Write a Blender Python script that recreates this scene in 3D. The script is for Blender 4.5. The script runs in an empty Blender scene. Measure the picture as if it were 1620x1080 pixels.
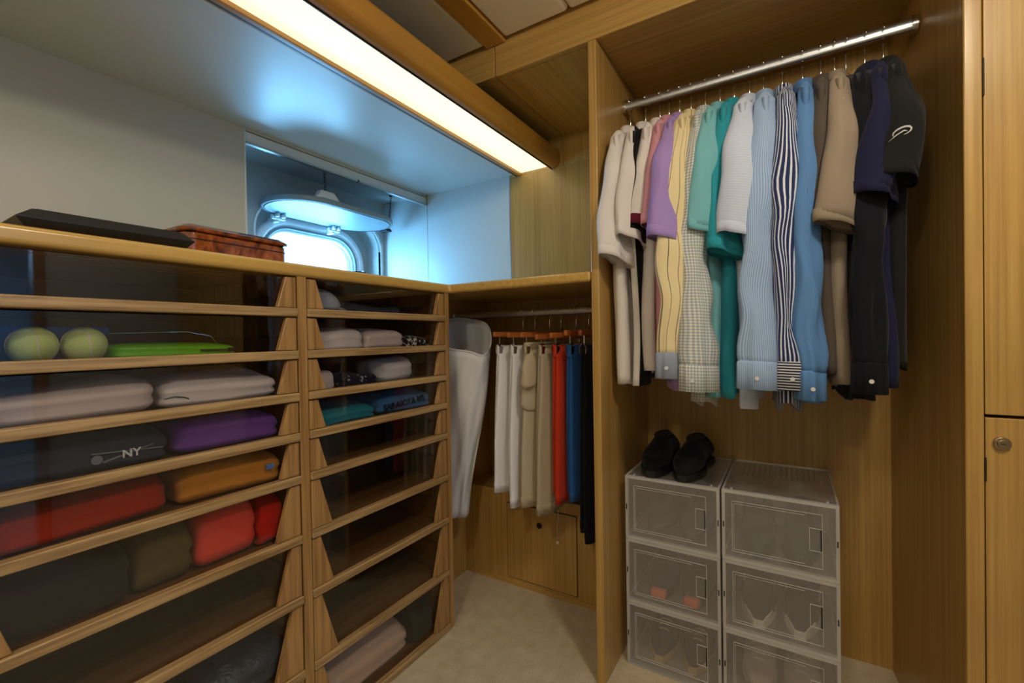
import bpy, math, random
from mathutils import Vector, Matrix, noise
from mathutils.bvhtree import BVHTree
random.seed(7)
R = math.radians
SC = bpy.context.scene
COL = SC.collection

# ------------------------------------------------------------------ camera, world, large lights, exposure
# camera orientation from the two horizontal vanishing points of the 1620x1080 photograph
FPX, CX, CY = 713.0, 810.0, 540.0
CAMZ = 0.99
vX = Vector((1250-CX, -(525-CY), -FPX)).normalized()      # world +X seen in camera axes
vY = Vector((-344-CX, -(552-CY), -FPX))
vY = (vY - vX*vX.dot(vY)).normalized()
vZ = vX.cross(vY)
cam_d = bpy.data.cameras.new('camera')
cam_d.sensor_width = 36.0
cam_d.lens = FPX/1620*36.0
cam_d.clip_start = 0.02
cam = bpy.data.objects.new('camera', cam_d); COL.objects.link(cam)
rot = Matrix((vX, vY, vZ))                                # rows: camera -> world
cam.matrix_world = Matrix.Translation((0, 0, CAMZ)) @ rot.to_4x4()
SC.camera = cam

world = bpy.data.worlds.new('sky'); SC.world = world; world.use_nodes = True
wn = world.node_tree.nodes['Background']
wn.inputs[0].default_value = (0.50, 0.75, 1.0, 1); wn.inputs[1].default_value = 3.0

def area_light(name, loc, size, power, color, direction, size_y=None, shape=None):
    d = bpy.data.lights.new(name, 'AREA'); d.energy = power; d.color = color
    d.shape = shape or ('RECTANGLE' if size_y else 'SQUARE'); d.size = size
    if size_y: d.size_y = size_y
    o = bpy.data.objects.new(name, d); COL.objects.link(o); o.location = loc
    o.rotation_euler = Vector(direction).to_track_quat('-Z', 'Y').to_euler()
    return o
# daylight of the sky through the porthole, and through the window of the cabin behind
area_light('porthole_daylight', (1.345, 1.978, 1.36), 0.44, 9.5, (0.18, 0.57, 1.0), (-0.1, -1, 0.0), 0.24)
area_light('cabin_daylight', (0.2, -2.2, 1.55), 0.6, 16.0, (0.28, 0.58, 1.0), (0.3, 0.2, -0.6), 0.4)

SC.view_settings.view_transform = 'Standard'
SC.view_settings.look = 'None'
SC.view_settings.exposure = 0.0
SC.view_settings.gamma = 1.0
SC.view_settings.use_curve_mapping = False

# ------------------------------------------------------------------ helpers
def srgb(r, g, b):
    def c(x):
        x /= 255.0
        return x/12.92 if x <= 0.04045 else ((x+0.055)/1.055)**2.4
    return (c(r), c(g), c(b), 1.0)

class NT:
    def __init__(s, name):
        s.m = bpy.data.materials.new(name); s.m.use_nodes = True
        s.t = s.m.node_tree; s.b = s.t.nodes['Principled BSDF']; s.out = s.t.nodes['Material Output']
    def n(s, typ, **k):
        o = s.t.nodes.new(typ)
        for a, v in k.items():
            if a.startswith('i_'):
                key = a[2:]; key = int(key) if key.isdigit() else key
                o.inputs[key].default_value = v
            else: setattr(o, a, v)
        return o
    def l(s, a, b): s.t.links.new(a, b)
    def bump(s, h, strength, dist=0.001):
        b = s.n('ShaderNodeBump'); b.inputs['Strength'].default_value = strength; b.inputs['Distance'].default_value = dist
        s.l(h, b.inputs['Height']); s.l(b.outputs[0], s.b.inputs['Normal'])

def ramp(t, fac, stops):
    r = t.n('ShaderNodeValToRGB'); e = r.color_ramp.elements
    while len(e) > 1: e.remove(e[-1])
    e[0].position, e[0].color = stops[0]
    for p, c in stops[1:]:
        x = e.new(p); x.color = c
    t.l(fac, r.inputs[0]); return r

def wood(name, light, dark, axis, fine=55, rough=0.35, coat=0.25, contrast=(0.3, 0.7), stretch=1.6):
    t = NT(name)
    tc = t.n('ShaderNodeTexCoord'); oi = t.n('ShaderNodeObjectInfo')
    mp = t.n('ShaderNodeMapping')
    sc = [fine]*3; sc['xyz'.index(axis)] = stretch
    mp.inputs['Scale'].default_value = sc
    mu = t.n('ShaderNodeMath', operation='MULTIPLY', i_1=9.0); t.l(oi.outputs['Random'], mu.inputs[0])
    cb = t.n('ShaderNodeCombineXYZ')
    for k in range(3): t.l(mu.outputs[0], cb.inputs[k])
    t.l(tc.outputs['Object'], mp.inputs['Vector']); t.l(cb.outputs[0], mp.inputs['Location'])
    n1 = t.n('ShaderNodeTexNoise', i_Scale=1.0, i_Detail=5.0, i_Roughness=0.6); t.l(mp.outputs[0], n1.inputs['Vector'])
    r = ramp(t, n1.outputs[0], [(contrast[0], dark), (contrast[1], light)])
    n2 = t.n('ShaderNodeTexNoise', i_Scale=3.0, i_Detail=2.0); t.l(tc.outputs['Object'], n2.inputs['Vector'])
    mx = t.n('ShaderNodeMix', data_type='RGBA', blend_type='MULTIPLY')
    r2 = ramp(t, n2.outputs[0], [(0.3, (0.85, 0.83, 0.8, 1)), (0.7, (1, 1, 1, 1))])
    mx.inputs[0].default_value = 1.0
    t.l(r.outputs[0], mx.inputs[6]); t.l(r2.outputs[0], mx.inputs[7])
    t.l(mx.outputs[2], t.b.inputs['Base Color'])
    t.b.inputs['Roughness'].default_value = rough
    t.b.inputs['Coat Weight'].default_value = coat; t.b.inputs['Coat Roughness'].default_value = 0.25
    t.bump(n1.outputs[0], 0.08, 0.0006)
    return t.m

def plain(name, col, rough=0.5, metal=0.0, coat=0.0, noise_amt=0.0, nscale=200.0, spec=0.5, coat_rough=0.3):
    t = NT(name); b = t.b
    b.inputs['Base Color'].default_value = col; b.inputs['Roughness'].default_value = rough
    b.inputs['Metallic'].default_value = metal; b.inputs['Coat Weight'].default_value = coat; b.inputs['Coat Roughness'].default_value = coat_rough
    b.inputs['Specular IOR Level'].default_value = spec
    if noise_amt:
        tc = t.n('ShaderNodeTexCoord'); n1 = t.n('ShaderNodeTexNoise', i_Scale=nscale, i_Detail=3.0)
        t.l(tc.outputs['Object'], n1.inputs['Vector']); t.bump(n1.outputs[0], noise_amt, 0.001)
    return t.m

def cloth(name, col, col2=None, pattern=None, p=0.01, duty=0.5, rough=0.9, sheen=0.06, bump=0.25):
    """pattern works on the garment's own cloth coordinates (metres): stripes, pinstripe, gingham, diagonal, blotch, heather"""
    t = NT(name); b = t.b
    b.inputs['Roughness'].default_value = rough; b.inputs['Sheen Weight'].default_value = sheen
    b.inputs['Specular IOR Level'].default_value = 0.2
    tc = t.n('ShaderNodeTexCoord')
    nz = t.n('ShaderNodeTexNoise', i_Scale=700.0, i_Detail=2.0); t.l(tc.outputs['Object'], nz.inputs['Vector'])
    big = t.n('ShaderNodeTexNoise', i_Scale=14.0, i_Detail=3.0); t.l(tc.outputs['Object'], big.inputs['Vector'])
    ad = t.n('ShaderNodeMath', operation='MULTIPLY_ADD', i_1=6.0); t.l(big.outputs[0], ad.inputs[0]); t.l(nz.outputs[0], ad.inputs[2])
    t.bump(ad.outputs[0], bump, 0.0015)
    if not pattern:
        b.inputs['Base Color'].default_value = col; return t.m
    uv = t.n('ShaderNodeSeparateXYZ'); t.l(tc.outputs['UV'], uv.inputs[0])
    def band(sock, per, dty):
        d = t.n('ShaderNodeMath', operation='DIVIDE', i_1=per); t.l(sock, d.inputs[0])
        f = t.n('ShaderNodeMath', operation='FRACT'); t.l(d.outputs[0], f.inputs[0])
        c = t.n('ShaderNodeMath', operation='LESS_THAN', i_1=dty); t.l(f.outputs[0], c.inputs[0])
        return c.outputs[0]
    if pattern == 'stripes': fac = band(uv.outputs[0], p, duty)
    elif pattern == 'rings': fac = band(uv.outputs[1], p, duty)
    elif pattern == 'gingham':
        a = band(uv.outputs[0], p, duty); c = band(uv.outputs[1], p, duty)
        m = t.n('ShaderNodeMath', operation='ADD'); t.l(a, m.inputs[0]); t.l(c, m.inputs[1])
        h = t.n('ShaderNodeMath', operation='MULTIPLY', i_1=0.5); t.l(m.outputs[0], h.inputs[0]); fac = h.outputs[0]
    else:
        n1 = t.n('ShaderNodeTexNoise', i_Scale=p, i_Detail=2.0); t.l(tc.outputs['Object'], n1.inputs['Vector'])
        g = t.n('ShaderNodeMath', operation='GREATER_THAN', i_1=duty); t.l(n1.outputs[0], g.inputs[0]); fac = g.outputs[0]
    mx = t.n('ShaderNodeMix', data_type='RGBA'); t.l(fac, mx.inputs[0])
    mx.inputs[6].default_value = col; mx.inputs[7].default_value = col2
    t.l(mx.outputs[2], b.inputs['Base Color'])
    return t.m

def clear(name, tint, gloss_rough=0.02, haze=0.0, haze_col=(0.8, 0.8, 0.8, 1), ior=1.5):
    """thin transparent sheet: tinted transmission, Fresnel reflection and an optional milky share"""
    t = NT(name); t.t.nodes.remove(t.b)
    tr = t.n('ShaderNodeBsdfTransparent'); tr.inputs[0].default_value = tint
    gl = t.n('ShaderNodeBsdfGlossy'); gl.inputs['Roughness'].default_value = gloss_rough
    fr = t.n('ShaderNodeFresnel'); ge = t.n('ShaderNodeNewGeometry')
    mr = t.n('ShaderNodeMapRange', i_3=ior, i_4=1/ior); t.l(ge.outputs['Backfacing'], mr.inputs[0]); t.l(mr.outputs[0], fr.inputs[0])
    base = tr.outputs[0]
    if haze:
        df = t.n('ShaderNodeBsdfTranslucent'); df.inputs[0].default_value = haze_col
        d2 = t.n('ShaderNodeBsdfDiffuse'); d2.inputs[0].default_value = haze_col
        a = t.n('ShaderNodeMixShader', i_0=0.6); t.l(df.outputs[0], a.inputs[1]); t.l(d2.outputs[0], a.inputs[2])
        h = t.n('ShaderNodeMixShader', i_0=haze); t.l(tr.outputs[0], h.inputs[1]); t.l(a.outputs[0], h.inputs[2]); base = h.outputs[0]
    mx = t.n('ShaderNodeMixShader'); t.l(fr.outputs[0], mx.inputs[0]); t.l(base, mx.inputs[1]); t.l(gl.outputs[0], mx.inputs[2])
    t.l(mx.outputs[0], t.out.inputs[0]); return t.m

class MB:
    """collects shapes into one mesh"""
    def __init__(s): s.v = []; s.f = []; s.uv = {}; s.mi = {}
    def add(s, vs, fs, uvs=None, mi=0):
        o = len(s.v); s.v += [tuple(v) for v in vs]
        for k, f in enumerate(fs):
            i = len(s.f); s.f.append([a+o for a in f])
            if uvs: s.uv[i] = uvs[k]
            if mi: s.mi[i] = mi
        return s
    def box(s, x0, x1, y0, y1, z0, z1):
        v = [(x, y, z) for z in (z0, z1) for y in (y0, y1) for x in (x0, x1)]
        return s.add(v, [(0,2,3,1), (4,5,7,6), (0,1,5,4), (2,6,7,3), (0,4,6,2), (1,3,7,5)])
    def prism(s, pts, axis, a, b):
        """pts: outline in the two other axes (in xyz order), extruded from a to b"""
        def mk(p, d):
            return {'x': (d, p[0], p[1]), 'y': (p[0], d, p[1]), 'z': (p[0], p[1], d)}[axis]
        n = len(pts); v = [mk(p, a) for p in pts]+[mk(p, b) for p in pts]
        return s.add(v, [list(range(n))[::-1], list(range(n, 2*n))]+[(i, (i+1) % n, n+(i+1) % n, n+i) for i in range(n)])
    def loft(s, rings, cap0=False, cap1=False, closed=True, uvscale=1.0):
        n = len(rings[0]); v = [p for r in rings for p in r]; f = []; uv = []
        mid = rings[len(rings)//2]; us = [0.0]
        for i in range(n): us.append(us[-1]+(Vector(mid[(i+1) % n])-Vector(mid[i])).length)
        vs = [0.0]
        for j in range(1, len(rings)):
            vs.append(vs[-1]+sum((Vector(rings[j][i])-Vector(rings[j-1][i])).length for i in range(0, n, max(1, n//4)))/len(range(0, n, max(1, n//4))))
        for j in range(len(rings)-1):
            for i in range(n if closed else n-1):
                k = (i+1) % n
                f.append((j*n+i, j*n+k, (j+1)*n+k, (j+1)*n+i))
                uv.append([(us[i], vs[j]), (us[i+1], vs[j]), (us[i+1], vs[j+1]), (us[i], vs[j+1])])
        if cap0: f.append(list(range(n))[::-1]); uv.append([(0, 0)]*n)
        if cap1: f.append([(len(rings)-1)*n+i for i in range(n)]); uv.append([(0, 0)]*n)
        return s.add(v, f, uv)
    def tube(s, path, r, n=8, caps=True):
        path = [Vector(p) for p in path]; rings = []
        up = None
        for i, p in enumerate(path):
            d = (path[min(i+1, len(path)-1)]-path[max(i-1, 0)]).normalized()
            if up is None:
                up = d.orthogonal().normalized()
            up = (up-d*up.dot(d)).normalized(); sd = d.cross(up)
            rr = r[i] if isinstance(r, (list, tuple)) else r
            rings.append([tuple(p+up*rr*math.cos(2*math.pi*k/n)+sd*rr*math.sin(2*math.pi*k/n)) for k in range(n)])
        return s.loft(rings, caps, caps)
    def cyl(s, c, r, h, axis='z', n=20):
        a = Vector(c); b = a+Vector({'x': (h,0,0), 'y': (0,h,0), 'z': (0,0,h)}[axis])
        return s.tube([a, b], r, n)
    def quads_between(s, loop_a, loop_b):
        n = len(loop_a)
        return s.add(list(loop_a)+list(loop_b), [(i, (i+1) % n, n+(i+1) % n, n+i) for i in range(n)])
    def build(s, name, mat, parent=None, smooth=False, bevel=0.0, seg=2, solid=0.0, loc=None, rz=0.0, subd=0, kind=None):
        me = bpy.data.meshes.new(name); me.from_pydata(s.v, [], s.f)
        if s.uv:
            ul = me.uv_layers.new(name='UVMap')
            for i, pl in enumerate(me.polygons):
                if i in s.uv:
                    for k, li in enumerate(pl.loop_indices): ul.data[li].uv = s.uv[i][k]
        for m in (mat if isinstance(mat, (list, tuple)) else [mat]): me.materials.append(m)
        for i, m in s.mi.items(): me.polygons[i].material_index = m
        if smooth: me.polygons.foreach_set('use_smooth', [True]*len(me.polygons))
        me.update()
        o = bpy.data.objects.new(name, me); COL.objects.link(o)
        if parent: o.parent = parent
        if loc: o.location = loc
        if rz: o.rotation_euler.z = rz
        if solid:
            m = o.modifiers.new('thickness', 'SOLIDIFY'); m.thickness = solid; m.offset = 0
        if bevel:
            m = o.modifiers.new('edges', 'BEVEL'); m.width = bevel; m.segments = seg; m.limit_method = 'ANGLE'; m.angle_limit = R(35)
            m.harden_normals = False
            if not smooth and seg > 1:
                me.polygons.foreach_set('use_smooth', [True]*len(me.polygons))
                w = o.modifiers.new('normals', 'WEIGHTED_NORMAL'); w.keep_sharp = False
        if subd:
            m = o.modifiers.new('soft', 'SUBSURF'); m.levels = subd; m.render_levels = subd
        if kind: o['kind'] = kind
        return o

def bx(x0, x1, y0, y1, z0, z1): return MB().box(x0, x1, y0, y1, z0, z1)
def tag(o, label=None, cat=None, group=None, kind=None):
    if label: o['label'] = label
    if cat: o['category'] = cat
    if group: o['group'] = group
    if kind: o['kind'] = kind
    return o
def empty(name, loc=(0, 0, 0), rz=0.0, label=None, cat=None, group=None, kind=None):
    o = bpy.data.objects.new(name, None); COL.objects.link(o); o.location = loc; o.rotation_euler.z = rz
    o.empty_display_size = 0.05
    return tag(o, label, cat, group, kind)
def copy_tree(o, parent=None):
    c = o.copy(); COL.objects.link(c); c.parent = parent
    for ch in list(o.children): copy_tree(ch, c)
    return c
def rrect(cx, cy, hw, hh, r, n=8):
    """rounded rectangle outline, counter-clockwise"""
    pts = []
    for q, (sx, sy) in enumerate(((1, 1), (-1, 1), (-1, -1), (1, -1))):
        for k in range(n+1):
            a = math.pi/2*(q+k/n)
            pts.append((cx+sx*(hw-r)+r*math.cos(a), cy+sy*(hh-r)+r*math.sin(a)))
    return pts
def text_part(name, body, size, mat, parent, matrix, depth=0.0006):
    cu = bpy.data.curves.new(name, 'FONT'); cu.body = body; cu.size = size; cu.extrude = depth
    cu.align_x = 'CENTER'; cu.align_y = 'CENTER'; cu.offset = size*0.02
    to = bpy.data.objects.new(name, cu); COL.objects.link(to)
    bpy.context.view_layer.update()
    me = bpy.data.meshes.new_from_object(to.evaluated_get(bpy.context.evaluated_depsgraph_get()))
    bpy.data.objects.remove(to); bpy.data.curves.remove(cu)
    me.name = name; me.materials.clear(); me.materials.append(mat)
    me.transform(matrix)
    o = bpy.data.objects.new(name, me); COL.objects.link(o); o.parent = parent
    cling(o, parent, 0.0014)
    return o

def cling(part, cloth_obj, gap=0.0012):
    """lay a flat print (local x, z) on the front (-y side) of a cloth mesh"""
    me = cloth_obj.data; tree = BVHTree.FromPolygons([v.co[:] for v in me.vertices], [p.vertices[:] for p in me.polygons])
    ys = [v.co.y for v in part.data.vertices]; ymid = sum(ys)/len(ys)
    hits = {}
    for v in part.data.vertices:
        hit = tree.ray_cast(Vector((v.co.x, -1.0, v.co.z)), Vector((0, 1, 0)))
        if hit[0] is not None: k = round(v.co.x/0.016); hits[k] = min(hits.get(k, 1.0), hit[0].y)
    if not hits: return
    for v in part.data.vertices:                          # upright strips joined smoothly from one to the next
        f = v.co.x/0.016; k = math.floor(f); a = hits.get(k, hits.get(k+1)); b = hits.get(k+1, hits.get(k))
        if a is None: a = b = min(hits.values())
        v.co.y = a+(b-a)*(f-k)-gap+max(-0.0008, min(0.0008, v.co.y-ymid))
    part.data.update()

# ------------------------------------------------------------------ materials
G_L, G_D = srgb(203, 164, 92), srgb(172, 131, 66)
w_z = wood('veneer_upright', G_L, G_D, 'z', 110, 0.38, 0.2)
w_x = wood('veneer_along', G_L, G_D, 'x', 110, 0.38, 0.2)
w_y = wood('veneer_across', G_L, G_D, 'y', 110, 0.38, 0.2)
trim_w = wood('lacquered_trim_wood', srgb(200, 146, 62), srgb(176, 122, 44), 'x', 60, 0.3, 0.5)
oak_x = wood('oak_rail_wood', srgb(188, 154, 104), srgb(140, 106, 64), 'x', 130, 0.42, 0.15, (0.35, 0.62), 5.0)
oak_z = wood('oak_upright_wood', srgb(186, 142, 84), srgb(144, 102, 56), 'z', 90, 0.42, 0.15, (0.35, 0.62), 3.0)
drawer_w = wood('drawer_inner_wood', srgb(130, 92, 54), srgb(104, 72, 40), 'x', 60, 0.5, 0.1)
counter_w = wood('counter_wood', srgb(212, 172, 92), srgb(192, 148, 70), 'x', 60, 0.25, 0.6)
counter_lam = plain('laminate_white_counter', srgb(190, 196, 196), 0.3)
laminate = plain('laminate_white', srgb(196, 206, 210), 0.42, coat=0.6, coat_rough=0.30)
laminate_rough = plain('laminate_lining', srgb(196, 196, 188), 0.5, noise_amt=0.03, nscale=300)
lining = plain('painted_lining', srgb(176, 182, 182), 0.45)
lid_paint = plain('deadlight_paint', srgb(128, 146, 154), 0.45)
white_paint = plain('white_paint', srgb(222, 228, 230), 0.35)
alu = plain('aluminium', srgb(205, 205, 205), 0.3, 1.0)
chrome = plain('chrome', srgb(225, 225, 225), 0.12, 1.0)
rodm = plain('brushed_rod', srgb(200, 202, 206), 0.32, 1.0)
dark_metal = plain('dark_metal', srgb(60, 62, 66), 0.4, 0.9)
brass = plain('satin_nickel', srgb(170, 150, 120), 0.3, 1.0)
black_pl = plain('black_plastic', srgb(14, 14, 16), 0.4)
seam_dark = plain('joint_dark', srgb(40, 26, 12), 0.7)
hanger_w = wood('hanger_wood', srgb(190, 112, 52), srgb(160, 84, 36), 'x', 60, 0.3, 0.5)
smoked = clear('smoked_glass', (0.91, 0.90, 0.89, 1), 0.02, ior=1.5)
port_glass = clear('porthole_glass', (0.95, 0.97, 0.98, 1), 0.0)
frost = clear('frosted_plastic', (0.97, 0.965, 0.96, 1), 0.16, 0.16, srgb(244, 240, 236))
frost_rim = clear('milky_plastic_rim', (0.95, 0.95, 0.95, 1), 0.2, 0.6, srgb(250, 248, 246))
def carpet_mat():
    t = NT('carpet_pile'); tc = t.n('ShaderNodeTexCoord')
    n1 = t.n('ShaderNodeTexNoise', i_Scale=420.0, i_Detail=3.0); t.l(tc.outputs['Object'], n1.inputs['Vector'])
    n2 = t.n('ShaderNodeTexNoise', i_Scale=22.0, i_Detail=4.0); t.l(tc.outputs['Object'], n2.inputs['Vector'])
    m = t.n('ShaderNodeMath', operation='MULTIPLY_ADD', i_1=0.5); t.l(n2.outputs[0], m.inputs[0]); t.l(n1.outputs[0], m.inputs[2])
    r = ramp(t, m.outputs[0], [(0.5, srgb(186, 166, 134)), (1.0, srgb(228, 212, 184))])
    t.l(r.outputs[0], t.b.inputs['Base Color']); t.b.inputs['Roughness'].default_value = 1.0
    t.b.inputs['Specular IOR Level'].default_value = 0.05
    t.bump(n1.outputs[0], 0.8, 0.004); return t.m
carpet = carpet_mat()
leather = plain('padded_ceiling_cloth', srgb(240, 226, 200), 0.75, noise_amt=0.12, nscale=350)
def burl_mat():
    t = NT('burl_wood_lacquer'); tc = t.n('ShaderNodeTexCoord')
    n1 = t.n('ShaderNodeTexNoise', i_Scale=22.0, i_Detail=6.0, i_Distortion=1.8); t.l(tc.outputs['Object'], n1.inputs['Vector'])
    r = ramp(t, n1.outputs[0], [(0.3, srgb(70, 28, 10)), (0.5, srgb(140, 68, 24)), (0.7, srgb(176, 96, 40))])
    t.l(r.outputs[0], t.b.inputs['Base Color']); t.b.inputs['Roughness'].default_value = 0.2
    t.b.inputs['Coat Weight'].default_value = 1.0; t.b.inputs['Coat Roughness'].default_value = 0.04; return t.m
burl = burl_mat()
def emit(name, col, s):
    t = NT(name); t.b.inputs['Base Color'].default_value = (0.8, 0.8, 0.75, 1)
    t.b.inputs['Emission Color'].default_value = col; t.b.inputs['Emission Strength'].default_value = s; return t.m
diffuser_m = emit('lit_diffuser', (1.0, 0.88, 0.56, 1), 1.2)
lamp_m = emit('lit_lamp', (1.0, 0.90, 0.72, 1), 100.0)
# ------------------------------------------------------------------ the setting
XF, YD, FARX, HULLY = 1.20, 0.989, 1.705, 1.535
SOFZ, CEILZ, HDRZ, CTOP, CBOT = 1.70, 1.912, 1.813, 1.172, 1.142
def st(name, mb, mat, parent=None, **k):
    o = mb.build(name, mat, parent, **k)
    if parent is None: o['kind'] = 'structure'
    return o

st('floor', bx(-1.4, 1.80, -2.6, 2.0, -0.06, 0), carpet)
# far wall (behind alcove, closet and counter)
wf = st('wall_far', bx(FARX, FARX+0.05, -0.45, 1.99, 0, 2.0), w_z)
p = bx(FARX-0.004, FARX, 1.052, 1.532, 1.165, SOFZ).build('laminate_panel', laminate, wf)
p = bx(FARX-0.004, FARX, 1.535, 1.84, 1.165, 1.705).build('laminate_panel', laminate, wf)
bx(FARX-0.005, FARX, 1.046, 1.052, 1.172, SOFZ).build('edge_strip', alu, wf)
bx(FARX-0.004, FARX, 0.476, 0.785, 1.69, HDRZ).build('veneer_panel', w_z, wf)
bx(FARX-0.004, FARX, 0.787, 1.046, 1.69, HDRZ).build('veneer_panel', w_z, wf)
bx(FARX-0.004, FARX, 0.476, 1.046, 1.172, 1.6895).build('veneer_panel', w_z, wf)

# hull side wall with a deep recess around the porthole
wl = st('wall_left', bx(-1.4, 0.82, HULLY, HULLY+0.03, 0, 1.95), laminate_rough)
bx(0.82, FARX+0.05, HULLY, HULLY+0.03, 0, CTOP-0.012).build('lower_lining', laminate_rough, wl)
bx(0.82, FARX, HULLY, HULLY+0.03, 1.692, 1.95).build('upper_lining', laminate_rough, wl)
bx(0.815, 0.82, HULLY-0.003, 1.86, 1.16, 1.692).build('recess_cheek', white_paint, wl)
MB().prism([(HULLY+0.03, 1.692), (1.87, 1.712), (1.87, 1.74), (HULLY+0.03, 1.74)], 'x', 0.8, FARX).build('recess_head', lining, wl)
bx(0.80, FARX, HULLY+0.03, 1.99, 1.14, 1.16).build('recess_sill', lining, wl)
bx(0.822, FARX-0.004, HULLY+0.002, HULLY+0.02, 1.655, 1.69).build('blind_track', white_paint, wl, bevel=0.003)
bx(0.822, FARX-0.004, HULLY-0.004, HULLY+0.012, 1.648, 1.655).build('track_lip', alu, wl)
MB().cyl((1.28, HULLY-0.004, 1.652), 0.006, 0.012, 'y', 10).build('track_screw', chrome, wl)
# recess back with a rounded cut-out, and the pocket behind it
def plate_hole(outer, inner, y0, y1):
    n = len(inner); m = MB(); cx = sum(p[0] for p in inner)/n; cz = sum(p[1] for p in inner)/n
    x0, x1, z0, z1 = outer; ol = []
    for (x, z) in inner:
        dx, dz = x-cx, z-cz
        t = min((x1-cx)/dx if dx > 1e-6 else ((x0-cx)/dx if dx < -1e-6 else 1e9), (z1-cz)/dz if dz > 1e-6 else ((z0-cz)/dz if dz < -1e-6 else 1e9))
        ol.append((cx+dx*t, cz+dz*t))
    A = [(x, y0, z) for x, z in ol]; B = [(x, y0, z) for x, z in inner]; C = [(x, y1, z) for x, z in inner]; D = [(x, y1, z) for x, z in ol]
    m.quads_between(A, B); m.quads_between(B, C); m.quads_between(C, D); m.quads_between(D, A)
    return m
cut = rrect(1.345, 1.37, 0.33, 0.21, 0.13, 10)
plate_hole((0.80, FARX, 1.15, 1.75), cut, 1.84, 1.86).build('recess_back', lining, wl)
MB().quads_between([(x, 1.845, z) for x, z in cut], [(x, 1.96, z) for x, z in cut]).build('pocket_side', lining, wl, smooth=True)
lip = rrect(1.345, 1.37, 0.338, 0.218, 0.138, 10)
plate = MB(); plate.quads_between([(x, 1.836, z) for x, z in lip], [(x, 1.836, z) for x, z in cut]); plate.quads_between([(x, 1.842, z) for x, z in lip], [(x, 1.836, z) for x, z in lip])
plate.build('cutout_edge', white_paint, wl, smooth=True)
gl = rrect(1.345, 1.36, 0.228, 0.125, 0.11, 10)
plate_hole((0.9, 1.78, 1.0, 1.75), gl, 1.955, 1.985).build('hull_plate', lining, wl)
# porthole
pw = empty('window_1', (1.345, 1.955, 1.36), kind='structure')
def ring_profile(path_fn, prof, n=10):
    """prof: list of (offset outwards, y)"""
    return [[(x, y, z) for x, z in path_fn(o)] for o, y in prof]
def port_path(o): return rrect(0, 0, 0.225+o, 0.122+o, 0.108+o, 10)
pr = [(0.066, 0.0), (0.066, -0.022), (0.058, -0.030), (0.042, -0.032), (0.034, -0.026), (0.026, -0.012), (0.012, -0.008), (0.004, -0.006), (0.0, 0.004), (0.0, 0.02)]
MB().loft(ring_profile(port_path, pr)).build('port_frame', white_paint, pw, smooth=True)
pr = [(0.024, -0.012), (0.024, -0.020), (0.017, -0.022), (0.014, -0.018), (0.014, -0.008)]
MB().loft(ring_profile(port_path, pr)).build('rubber_gasket', plain('gasket_grey', srgb(120, 140, 150), 0.5), pw, smooth=True)
MB().prism(port_path(0.002), 'y', 0.012, 0.018).build('glass_pane', port_glass, pw)
for sx in (-1, 1):
    MB().cyl((sx*0.262, -0.05, -0.02), 0.011, 0.03, 'y', 12).build('clamp_stud', chrome, pw, smooth=False)

# glossy white soffit over the counter
st('trim_1', bx(-1.4, FARX-0.004, 1.020, HULLY, SOFZ, SOFZ+0.02), laminate)
# ceiling with padded panels, batten and header beam
ce = st('ceiling', bx(-1.4, 1.80, -2.6, 1.6, 1.935, 1.99), w_x)
def pad(x0, x1, y0, y1):
    bx(x0, x1, y0, y1, CEILZ, 1.936).build('padded_panel', leather, ce, bevel=0.012, seg=4)
for x0, x1 in ((-1.38, -0.62), (-0.615, 0.30), (0.305, 1.192)):
    pad(x0, x1, 0.818, 1.02)
    for y0, y1 in ((0.527, 0.742), (-0.02, 0.523), (-0.98, -0.024)): pad(x0, x1, y0, y1)
bx(-1.38, 1.199, 0.744, 0.816, CEILZ-0.006, 1.936).build('batten', trim_w, ce, bevel=0.004)
bx(XF, XF+0.022, 0.7885, 1.02, HDRZ, 1.936).build('header_board', w_y, ce, bevel=0.002)
bx(XF, XF+0.022, -0.2855, 0.7865, HDRZ, 1.936).build('header_board', w_y, ce, bevel=0.003)
bx(XF, XF+0.022, -1.0, -0.3145, 1.908, 1.936).build('door_fascia', w_y, ce)
bx(XF+0.022, FARX-0.004, 0.7885, 1.02, HDRZ, HDRZ+0.015).build('soffit_board', w_x, ce)
bx(XF+0.022, FARX-0.004, 0.452, 0.7865, HDRZ, HDRZ+0.015).build('soffit_board', w_x, ce)
bx(XF+0.022, FARX-0.004, -0.30, 0.452, HDRZ+0.004, HDRZ+0.019).build('closet_top_board', w_y, ce)

# closet shell
st('wall_closet_left', bx(XF, FARX, 0.452, 0.476, 0, HDRZ), w_z, bevel=0.003)
st('wall_closet_back', bx(1.683, FARX, -0.40, 0.452, 0, HDRZ+0.004), w_z)
st('wall_closet_right', MB().prism([(XF+0.02, -0.287), (1.684, -0.246), (1.684, -0.31), (XF+0.02, -0.31)], 'z', 0, HDRZ+0.004), w_z)
st('trim_2', bx(XF-0.004, XF+0.02, -0.3125, -0.286, 0, 1.934), w_z, bevel=0.003)
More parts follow.
